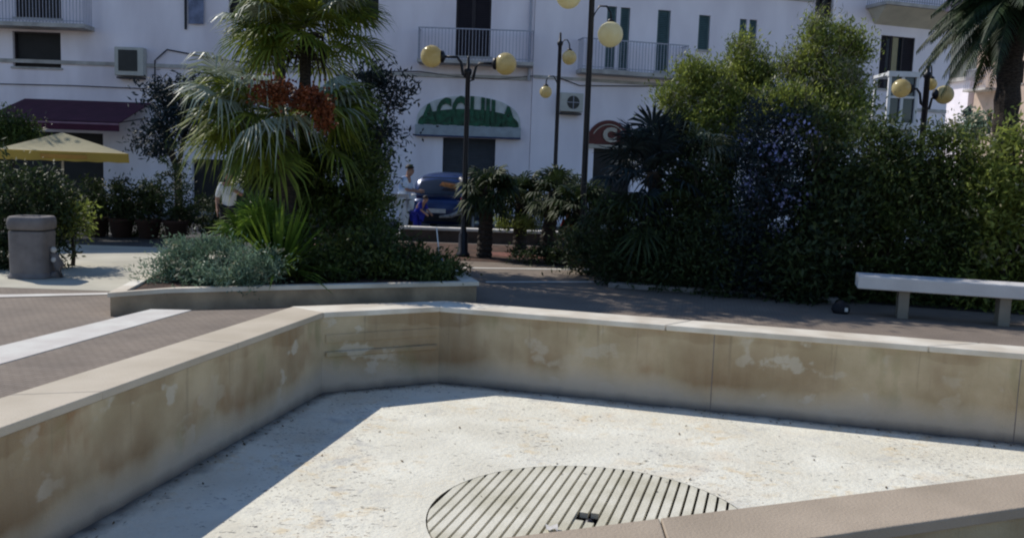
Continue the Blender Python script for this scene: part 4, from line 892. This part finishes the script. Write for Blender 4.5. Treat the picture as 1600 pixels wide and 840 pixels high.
# fit width then heights to the arch
xs_ = [v.co.x for v in lt.data.vertices]; x0, x1 = min(xs_), max(xs_); zs_ = [v.co.z for v in lt.data.vertices]; hh = max(zs_)
for v in lt.data.vertices:
    x = ((v.co.x-x0)/(x1-x0)-.5)*wS*.93; u = x/(wS/2); v.co.x = x; v.co.z = v.co.z/hh*hS*max(.25, (1-u*u)**.42)*.98
a2, b2_, c2, d2 = r1(650,196,815,213)
MB().box(-wS/2-.02, wS/2+.02, -.22, -.003, -(c-c2), -.012).build('sign_shelf', M['sign_panel'], t)
MB().box(-wS/2-.02, wS/2+.02, -.225, -.005, -(c-c2)-.05, -(c-c2)-.002).build('shelf_edge', M['jeans'], t)
a, b, c, d_ = r2(916,188,985,226); wS = b-a; hS = d_-c
s_ = (a+b)/2; t = thing('red_sign', 'arched dark red shop sign with a pale letter C half hidden by the dark palm', 'sign', (O2[0]+cos(A2)*s_, O2[1]+sin(A2)*s_, c), A2)
arc = [(wS/2*cos(pi*i/n_), hS*sin(pi*i/n_)) for i in range(n_+1)]
mb = MB(); mb.add([(x, -.06, z_) for x, z_ in arc]+[(x, -.003, z_) for x, z_ in arc], [tuple(range(n_+1))]+[(i, n_+1+i, n_+2+i, i+1) for i in range(n_)]); mb.build('sign_board', M['sign_red'], t)
text_mesh('C', .62, M['sign_cream'], 'lettering', t, (.02,-.085,.12), 1.1, .02)
mb = MB(); mb.tube([(.50*wS*.82*cos(x), -.08, hS*.82*sin(x)) for x in np.linspace(.25, 2.6, 20)], .018, 6); mb.build('arc_stripe', M['sign_cream'], t)
MB().box(-wS/2, wS/2, -.10, -.003, -.14, -.01).build('sign_edge', M['sign_cream'], t)

# burgundy awning
a = hit(40, 180, O1, A1)[0]; b = hit(236, 180, O1, A1)[0]; Yf = 27.6; zt_ = aty(150, 158, 30).z; zf = aty(150, 190, Yf).z
t = thing('shop_awning', 'wide burgundy awning with a pale hem over the cafe front on the left', 'awning', (O1[0]+(a+b)/2, 30, zt_), 0); W = (b-a)/2
MB().add([(-W,-.02,0),(W,-.02,0),(W,Yf-30,zf-zt_),(-W,Yf-30,zf-zt_),(-W,-.02,-.03),(W,-.02,-.03),(W,Yf-30,zf-zt_-.03),(-W,Yf-30,zf-zt_-.03)], [(0,3,2,1),(4,5,6,7),(0,4,7,3),(1,2,6,5)]).build('canopy', M['burgundy'], t)
MB().box(-W, W, Yf-30-.02, Yf-30, zf-zt_-.28, zf-zt_-.03).build('valance', M['burgundy'], t)
MB().box(-W, W, Yf-30-.035, Yf-30-.023, zf-zt_-.09, zf-zt_-.03).build('hem', M['pinkline'], t)
for x in (-W+.1, W-.1): MB().tube([(x,-.02,-.5),(x,Yf-30+.05,zf-zt_-.02)], .02, 6).build('arm', M['iron'], t)

# ================================================================== PARASOL
Yu = 18.0; ap = aty(97, 207, Yu); zb_ = aty(205, 258, Yu).z; base = Vector((ap.x, Yu, G)); hw = (aty(205, 240, Yu).x-ap.x)/1.22
t = thing('market_parasol', 'cream square parasol with a yellow valance left of the palms', 'parasol', base, radians(28))
zr = aty(205, 241, Yu).z-G; za = ap.z-G; mb = MB(); nn_ = 8; vs = []
C4 = [(-hw,-hw),(hw,-hw),(hw,hw),(-hw,hw)]
for side in range(4):
    p0, p1 = C4[side], C4[(side+1)%4]; vs = []; m_ = 7
    for i in range(m_+1):
        for j in range(m_+1):
            f = i/m_; g = j/m_; x = (p0[0]*(1-g)+p1[0]*g)*f; y = (p0[1]*(1-g)+p1[1]*g)*f; z_ = za+(zr-za)*(f**1.0) - .10*sin(pi*f)*sin(pi*g)*.6; vs.append((x, y, z_))
    mb.add(vs, [(i*(m_+1)+j,(i+1)*(m_+1)+j,(i+1)*(m_+1)+j+1,i*(m_+1)+j+1) for i in range(m_) for j in range(m_)])
mb.build('canopy', M['cream_canvas'], t, smooth=False)
for side in range(4):
    p0, p1 = C4[side], C4[(side+1)%4]
    vs = [];
    for i in range(13):
        f = i/12; x = p0[0]*(1-f)+p1[0]*f; y = p0[1]*(1-f)+p1[1]*f; vs += [(x, y, zr+.005), (x*1.01, y*1.01, zr-.17-.012*abs(sin(6*pi*f)))]
    MB().add(vs, [(2*i,2*i+1,2*i+3,2*i+2) for i in range(12)]).build('valance', M['yellow_canvas'], t)
p0, p1 = C4[0], C4[1]; MB().add([(p0[0]*.35,p0[1]*1.02,zr-.13),(p1[0]*.35,p0[1]*1.02,zr-.13),(p1[0]*.35,p0[1]*1.02,zr-.05),(p0[0]*.35,p0[1]*1.02,zr-.05)], [(0,1,2,3)]).build('valance_print', M['orange_print'], t)
MB().tube([(0,0,0),(0,0,za)], .024, 10).build('pole', M['trim'], t)
MB().lathe((0,0,0), [(.28,0),(.28,.05),(.1,.07),(.04,.25)], 16).build('base', M['binstone'], t)
for x, y in C4: MB().tube([(0,0,za-.03),(x*.98,y*.98,zr-.01)], .009, 5).build('rib', M['bark'], t)

# ================================================================== LAMPS
def lamp(px_base, Y, arms, top, label, px_top=None, r0=.055, post_to=None, globe_m='globe', group='globe street lamps'):
    b = aty(px_base, 300, Y); base = Vector((b.x, Y, G)); t = thing('street_lamp', label, 'street lamp', base, group=group)
    zt_ = top-G; lean = 0
    mb = MB(); mb.lathe((0,0,0), [(.14,0),(.14,.06),(.10,.10),(.09,.45),(.065,.50),(r0,.55),(r0*.85,zt_-.35),(r0*1.35,zt_-.30),(r0*1.35,zt_-.24),(r0*.6,zt_-.2),(r0*.5,zt_),(.01,zt_+.03)], 16); mb.build('post', M['iron'], t, smooth=True)
    for (gx, gy, gr, zoff, style) in arms:
        # globe centre given in metres relative to the post
        g = Vector((gx, gy, zoff)); d_ = Vector((gx, gy, 0)).normalized()
        if style == 'side':
            e = g-d_*(gr+.02); mb = MB(); mb.tube([(0,0,zoff-.40), d_*.10+Vector((0,0,zoff-.32)), d_*.14+Vector((0,0,zoff-.1)), d_*.22+Vector((0,0,zoff)), e], [.03,.03,.028,.026,.026], 8)
            mb.build('arm', M['iron'], t, smooth=True)
            cp_ = MB(); cp_.tube([e-d_*.04, e, e+d_*.04, e+d_*.07], [.03,.11,.12,.10], 14); cp_.build('globe_holder', M['iron'], t, smooth=True)
        else:
            top_ = g+Vector((0,0,gr+.04)); mb = MB(); pts = [Vector((0,0,zoff+gr-.12))]
            for k in range(1, 10): f = k/9; pts.append(Vector((gx*f, gy*f, zoff+gr-.12+.52*sin(pi*min(1, f*.62+.0))*1.0)) if k < 9 else top_)
            pts = [Vector((0,0,zoff+gr-.10)), d_*Vector((gx,gy,0)).length*.12+Vector((0,0,zoff+gr+.10)), d_*Vector((gx,gy,0)).length*.4+Vector((0,0,zoff+gr+.27)), d_*Vector((gx,gy,0)).length*.75+Vector((0,0,zoff+gr+.27)), d_*Vector((gx,gy,0)).length*.97+Vector((0,0,zoff+gr+.16)), top_]
            mb.tube(pts, .018, 8); mb.build('arm', M['iron'], t, smooth=True)
            MB().lathe(tuple(g+Vector((0,0,gr-.02))), [(.07,0),(.075,.03),(.03,.07)], 14).build('globe_holder', M['iron'], t, smooth=True)
        MB().sphere(tuple(g), gr, 24).build('globe', M[globe_m], t, smooth=True)
    return t
def rel(px, py, Y, bx): p = aty(px, py, Y); return p.x-bx, p.z-G
Y = 17.6; bx = aty(726, 300, Y).x
xl, zl_ = rel(672, 88, Y, bx); xr, zr_ = rel(790, 100, Y, bx)
lamp(726, Y, [(xl+.03, 0, .215, zl_, 'side'), (xr, 0, .215, zr_, 'side'), (.10, -.42, .0001, zl_, 'side')][:2], aty(733, 90, Y).z, 'black lamp post with two amber globes on side arms in the centre')
Y = 16.8; bx = aty(912, 262, Y).x; x1_, z1_ = rel(952, 54, Y, bx); x2_, z2_ = rel(897, -6, Y, bx)
lamp(912, Y, [(x1_, 0, .235, z1_, 'hook'), (x2_-.12, 0, .235, z2_, 'hook')], z2_+.75, 'tallest lamp post with large cream hanging globes right of centre', globe_m='globe_white', r0=.06)
Y = 25; bx = aty(866, 262, Y).x; x1_, z1_ = rel(888, 90, Y, bx); x2_, z2_ = rel(851, 144, Y, bx)
lamp(866, Y, [(x1_, 0, .20, z1_, 'hook'), (x2_, -.05, .17, z2_, 'hook')], aty(872, 52, Y).z, 'thin distant lamp post with two small amber hanging globes between the other posts', r0=.06)
Y = 20.5; bx = aty(1434, 250, Y).x; x1_, z1_ = rel(1404, 138, Y, bx); x2_, z2_ = rel(1471, 148, Y, bx); x3_, z3_ = rel(1458, 130, Y, bx)
lamp(1434, Y, [(x1_, 0, .21, z1_, 'side'), (x2_, 0, .21, z2_, 'side'), (x3_, .25, .14, z3_, 'hook')], aty(1437, 98, Y).z, 'black lamp post with amber globes rising behind the shrubs on the right', r0=.075)
# far thin street sign post
q = aty(1511, 190, 30)
t = thing('far_lamp', 'small dark street lamp far down the street at the right', 'street lamp', (q.x, q.y, G))
MB().tube([(0,0,0),(0,0,3.9-G)], [.05,.035], 8).build('post', M['iron'], t); MB().lathe((0,0,3.9-G), [(.05,0),(.14,.05),(.16,.25),(.05,.36),(.01,.40)], 12).build('lantern', M['iron'], t)

# white framed glazed kiosk
Y = 24; a = aty(1388, 155, Y); b = aty(1431, 155, Y); ztp = aty(1408, 112, Y).z; zm = aty(1408, 192, Y).z; t = thing('glazed_kiosk', 'white framed glazed kiosk front behind the right lamp post', 'kiosk', ((a.x+b.x)/2, Y, G)); W = (b.x-a.x)/2
mb = MB()
for x in (-W, -W*.05, W): mb.box(x-.035, x+.035, -.04, .04, 0, ztp-G-.14)
mb.box(-W-.06, W+.06, -.06, .06, ztp-G-.14, ztp-G); mb.box(-W-.06, W+.06, -.06, .06, zm-G-.16, zm-G)
mb.box(-W+.036, -W*.05-.036, -.02, .02, (zm+ztp)/2-G-.03, (zm+ztp)/2-G+.03); mb.box(-W*.05+.036, W-.036, -.02, .02, (zm+ztp)/2-G-.03, (zm+ztp)/2-G+.03)
for x in (-W, W): mb.box(x-.035, x+.035, .9, .98, 0, ztp-G-.14)
mb.box(-W-.06, W+.06, .061, 1.0, ztp-G-.10, ztp-G-.02)
mb.build('frame', M['white_paint'], t)
MB().add([(-W,.045,zm-G),(W,.045,zm-G),(W,.045,ztp-G-.14),(-W,.045,ztp-G-.14)], [(0,1,2,3)]).build('pane', M['glass'], t)
MB().box(-W+.036, W-.036, -.01, .01, 0, zm-G-.17).build('base_panel', M['sign_panel'], t)

# ================================================================== LOW WALL, CAR, PEOPLE
a = aty(640, 361, 21.2); b = aty(872, 361, 21.2)
t = thing('low_wall', 'low dark fronted wall with a bright white coping behind the flower bed', 'wall', ((a.x+b.x)/2, 21.15, G)); W = (b.x-a.x)/2+.2
M['wall_brown'] = mat('brown_wall', (.10, .07, .055), .9, .2, 4, .3, 30)
MB().box(-W, W, -.12, .22, -.02, .27).build('wall_body', M['wall_brown'], t); MB().box(-W-.03, W+.03, -.15, .25, .272, .335).build('coping', M['stripe'], t, bevel=.01)

def car():
    q = aty(697, 300, 24.0); t = thing('parked_car', 'dark blue hatchback parked behind the low wall, seen from the rear', 'car', (q.x-.2, 23.6, G), radians(-8))
    def sec(y, w_, z0, z1, e=3.2, n=28): 
        zc=(z0+z1)/2; hz=(z1-z0)/2; return [(math.copysign(abs(cos(2*pi*i/n))**(2/e)*w_, cos(2*pi*i/n)), y, zc+math.copysign(abs(sin(2*pi*i/n))**(2/e)*hz, sin(2*pi*i/n))) for i in range(n)]
    body = loft([sec(-.02,.62,.36,.78), sec(.05,.78,.26,.95), sec(.35,.83,.22,1.0), sec(1.2,.85,.2,1.0), sec(2.4,.85,.2,.98), sec(3.2,.82,.22,.88), sec(3.7,.74,.28,.78), sec(3.85,.55,.34,.66)])
    cab = loft([sec(.10,.60,.85,1.12), sec(.30,.70,.85,1.46), sec(.62,.68,.85,1.60), sec(1.4,.67,.85,1.64), sec(2.1,.64,.85,1.55), sec(2.75,.60,.85,1.12)]); body.add(cab.v, cab.f)
    body.build('body', M['carpaint'], t, smooth=True)
    # rear window follows the sloping hatch
    vs = []; R_ = 7
    for i in range(R_+1):
        f = i/R_; z_ = 1.06+.44*f; y = .02+.36*f**1.3; wd = .56-.07*f
        for j in range(9): u = -1+2*j/8; vs.append((wd*u, y-.03+.05*u*u, z_))
    gw = MB().add(vs, [(i*9+j,i*9+j+1,(i+1)*9+j+1,(i+1)*9+j) for i in range(R_) for j in range(8)]).build('rear_window', M['glass'], t, smooth=True)
    MB().add([(.05,-.035,1.28),(.50,.02,1.20),(.50,.08,1.33),(.12,.05,1.38)], [(0,1,2,3)]).build('window_reflection', M['orange'], gw)  # orange reflection in the rear glass, put in as a coloured patch
    for s_ in (-1, 1):
        MB().box(s_*.70-.07, s_*.70+.07, -.03, .05, .72, .98).build('tail_light', M['taillight'], t, bevel=.02)
        for y in (.62, 3.0):
            wh = MB(); wh.tube([(s_*.70, y, .30),(s_*.86, y, .30)], .30, 24); wo = wh.build('wheel', M['tyre'], t)
            rm = MB(); rm.tube([(s_*.862, y, .30),(s_*.872, y, .30)], .19, 20); rm.build('rim', M['rim'], wo)
    MB().box(-.78,.78,-.10,.02,.34,.52).build('bumper', M['dark_cloth'], t, bevel=.03)
    MB().box(-.26,.26,-.108,-.102,.56,.67).build('number_plate', M['paper'], t)
    tr = MB(); tr.tube([(.60,.0,1.50),(.74,-.05,1.36),(.82,-.08,1.1),(.82,-.1,.85),(.70,-.12,.62),(.42,-.13,.50),(.1,-.13,.46)], [.05,.06,.07,.07,.07,.06,.03], 8); tr.build('rear_trim', M['car_trim'], t, smooth=True)
    return t
car()

def person(label, loc, rz, hgt, J, clothes, hairlong=False, hair=True):
    """J: joints in metres for a 1.75 m body; one skin surface, clothes as shells"""
    t = thing('person', label, 'person', loc, rz); k = hgt/1.75
    base = dict(pelvis=(0,0,.95), waist=(0,0,1.08), chest=(0,0,1.30), neck=(0,0,1.48), head0=(0,.0,1.56), head1=(0,.01,1.66), top=(0,0,1.72),
        shL=(-.17,0,1.42), elL=(-.24,.02,1.14), wrL=(-.24,-.10,.92), haL=(-.24,-.13,.85), shR=(.17,0,1.42), elR=(.24,.02,1.14), wrR=(.24,-.10,.92), haR=(.24,-.13,.85),
        hipL=(-.10,0,.90), knL=(-.11,-.02,.50), anL=(-.11,.02,.09), toL=(-.12,-.16,.04), hipR=(.10,0,.90), knR=(.11,-.02,.50), anR=(.11,.02,.09), toR=(.12,-.16,.04))
    base.update(J); Rr = dict(pelvis=.145, waist=.125, chest=.15, neck=.058, head0=.085, head1=.10, top=.07, shL=.07, elL=.047, wrL=.033, haL=.04, shR=.07, elR=.047, wrR=.033, haR=.04, hipL=.095, knL=.06, anL=.042, toL=.035, hipR=.095, knR=.06, anR=.042, toR=.035)
    ed = [('pelvis','waist'),('waist','chest'),('chest','neck'),('neck','head0'),('head0','head1'),('head1','top'),('chest','shL'),('shL','elL'),('elL','wrL'),('wrL','haL'),('chest','shR'),('shR','elR'),('elR','wrR'),('wrR','haR'),('pelvis','hipL'),('hipL','knL'),('knL','anL'),('anL','toL'),('pelvis','hipR'),('hipR','knR'),('knR','anR'),('anR','toR')]
    def skin(name, edges, m, inf, root):
        ks = []; 
        for e in edges:
            for x in e:
                if x not in ks: ks.append(x)
        extra_v = []; V = [tuple(Vector(base[x])*k) for x in ks]; rad = [Rr[x]*k*inf for x in ks]; E_ = [(ks.index(a), ks.index(b)) for a, b in edges]
        if name == 'body':      # fingers and thumb on each hand, nose
            for s_ in 'LR':
                h = Vector(base['ha'+s_]); w0 = Vector(base['wr'+s_]); dv = (h-w0).normalized(); sd = dv.cross(Vector((1,0,0))); sd = Vector((0,1,0)) if sd.length < .1 else sd.normalized()
                for f in range(4):
                    p1 = h+dv*.035+sd*(f-1.5)*.02; p2 = h+dv*(.085+.008*(f in (1,2)))+sd*(f-1.5)*.022+Vector((0,.0,-.008)); V += [tuple(p1*k), tuple(p2*k)]; rad += [.010*k, .008*k]; E_ += [(ks.index('ha'+s_), len(V)-2), (len(V)-2, len(V)-1)]
                p1 = h+sd*.05; V.append(tuple(p1*k)); rad.append(.010*k); E_.append((ks.index('wr'+s_), len(V)-1))
            nz_ = Vector(base['head0'])*.5+Vector(base['head1'])*.5+Vector((0,-.105,.0)); V.append(tuple(nz_*k)); rad.append(.016*k); E_.append((ks.index('head1'), len(V)-1))
        me = bpy.data.meshes.new(name); me.from_pydata(V, E_, []); o = bpy.data.objects.new(name, me); S.collection.objects.link(o); o.parent = t; me.materials.append(m)
        md = o.modifiers.new('skin', 'SKIN'); md.use_smooth_shade = True
        for i, r_ in enumerate(rad): me.skin_vertices[0].data[i].radius = (r_, r_)
        me.skin_vertices[0].data[ks.index(root)].use_root = True
        o.modifiers.new('s', 'SUBSURF').levels = 1; o.modifiers['s'].render_levels = 2; return o
    skin('body', ed, M['skin'], 1, 'pelvis')
    if 'shirt' in clothes: skin('shirt', [('pelvis','waist'),('waist','chest'),('chest','shL'),('shL','elL'),('chest','shR'),('shR','elR')], M[clothes['shirt']], clothes.get('fit', 1.18), 'waist')
    if 'trousers' in clothes: skin('trousers', [('pelvis','hipL'),('hipL','knL'),('knL','anL'),('pelvis','hipR'),('hipR','knR'),('knR','anR')], M[clothes['trousers']], clothes.get('fit', 1.18)*1.06, 'pelvis')
    h1 = (Vector(base['head1'])+Vector((0,.02,.025)))*k
    hm = MB(); hm.lathe(tuple(h1), [(.001+.112*k*sin(pi*i/14), .112*k*cos(pi*i/14)*-1) for i in range(5 if hairlong else 7, 15)], 16); hm.build('hair', M[clothes.get('hair', 'hair')], t, smooth=True)
    for s_ in (-1, 1):
        e = (Vector(base['head1'])+Vector((s_*.035, -.088, -.015)))*k; MB().sphere(tuple(e), .011*k, 8).build('eye', M['eye'], t, smooth=True)
        sh_ = Vector(base['to'+('L' if s_ < 0 else 'R')])*k; an = Vector(base['an'+('L' if s_ < 0 else 'R')])*k
        MB().tube([an+Vector((0,.05,-.05))*k, an+Vector((0,-.02,-.045))*k, sh_+Vector((0,-.03,0))*k], [.045*k,.052*k,.038*k], 10).build('shoe', M[clothes.get('shoe','white_cloth')], t, smooth=True)
    return t
q = aty(630, 366, 22.6)
person('man in a blue patterned white shirt and white trousers standing left of the dark car', (q.x, 22.6, G), radians(78), 1.78,
       dict(waist=(0,-.02,1.08), chest=(0,-.05,1.30), neck=(0,-.10,1.48), head0=(0,-.13,1.55), head1=(0,-.15,1.65), top=(0,-.14,1.71), elL=(-.2,-.12,1.16), wrL=(-.12,-.34,1.12), haL=(-.10,-.42,1.12), elR=(.2,-.12,1.16), wrR=(.12,-.34,1.12), haR=(.10,-.42,1.12), shL=(-.17,-.05,1.42), shR=(.17,-.05,1.42)),
       dict(shirt='shirt_pattern', trousers='white_cloth', fit=1.42))
q = aty(652, 366, 21.9)
person('child in blue clothes bending forward beside the man in white', (q.x, 21.75, G), radians(60), 1.12,
       dict(waist=(0,-.06,1.06), chest=(0,-.20,1.24), neck=(0,-.30,1.38), head0=(0,-.36,1.45), head1=(0,-.40,1.54), top=(0,-.40,1.61), shL=(-.15,-.2,1.36), shR=(.15,-.2,1.36), elL=(-.2,-.34,1.12), elR=(.2,-.34,1.12), wrL=(-.16,-.5,1.0), wrR=(.16,-.5,1.0), haL=(-.15,-.56,.96), haR=(.15,-.56,.96)),
       dict(shirt='blue_cloth', trousers='blue_cloth', shoe='jeans', fit=1.4))
q = aty(358, 320, 17.0)
person('person in a white top and dark trousers behind the palm planter on the left', (q.x, 17.0, G), radians(20), 1.56, dict(elR=(.28,-.02,1.22), wrR=(.14,-.2,1.30), haR=(.1,-.25,1.32)), dict(shirt='white_cloth', trousers='dark_cloth', shoe='dark_cloth'), True)
q = aty(492, 300, 18.4)
person('person in a pale blue top half hidden behind the palm trunks', (q.x, 18.4, G), radians(-30), 1.74, {}, dict(shirt='pale_blue_cloth', trousers='jeans', shoe='dark_cloth'), True)
q = aty(886, 380, 17.4)
person('small child in a red top and jeans among the low palms', (q.x, 17.4, G), radians(25), .98, {}, dict(shirt='red_cloth', trousers='jeans', shoe='dark_cloth'))
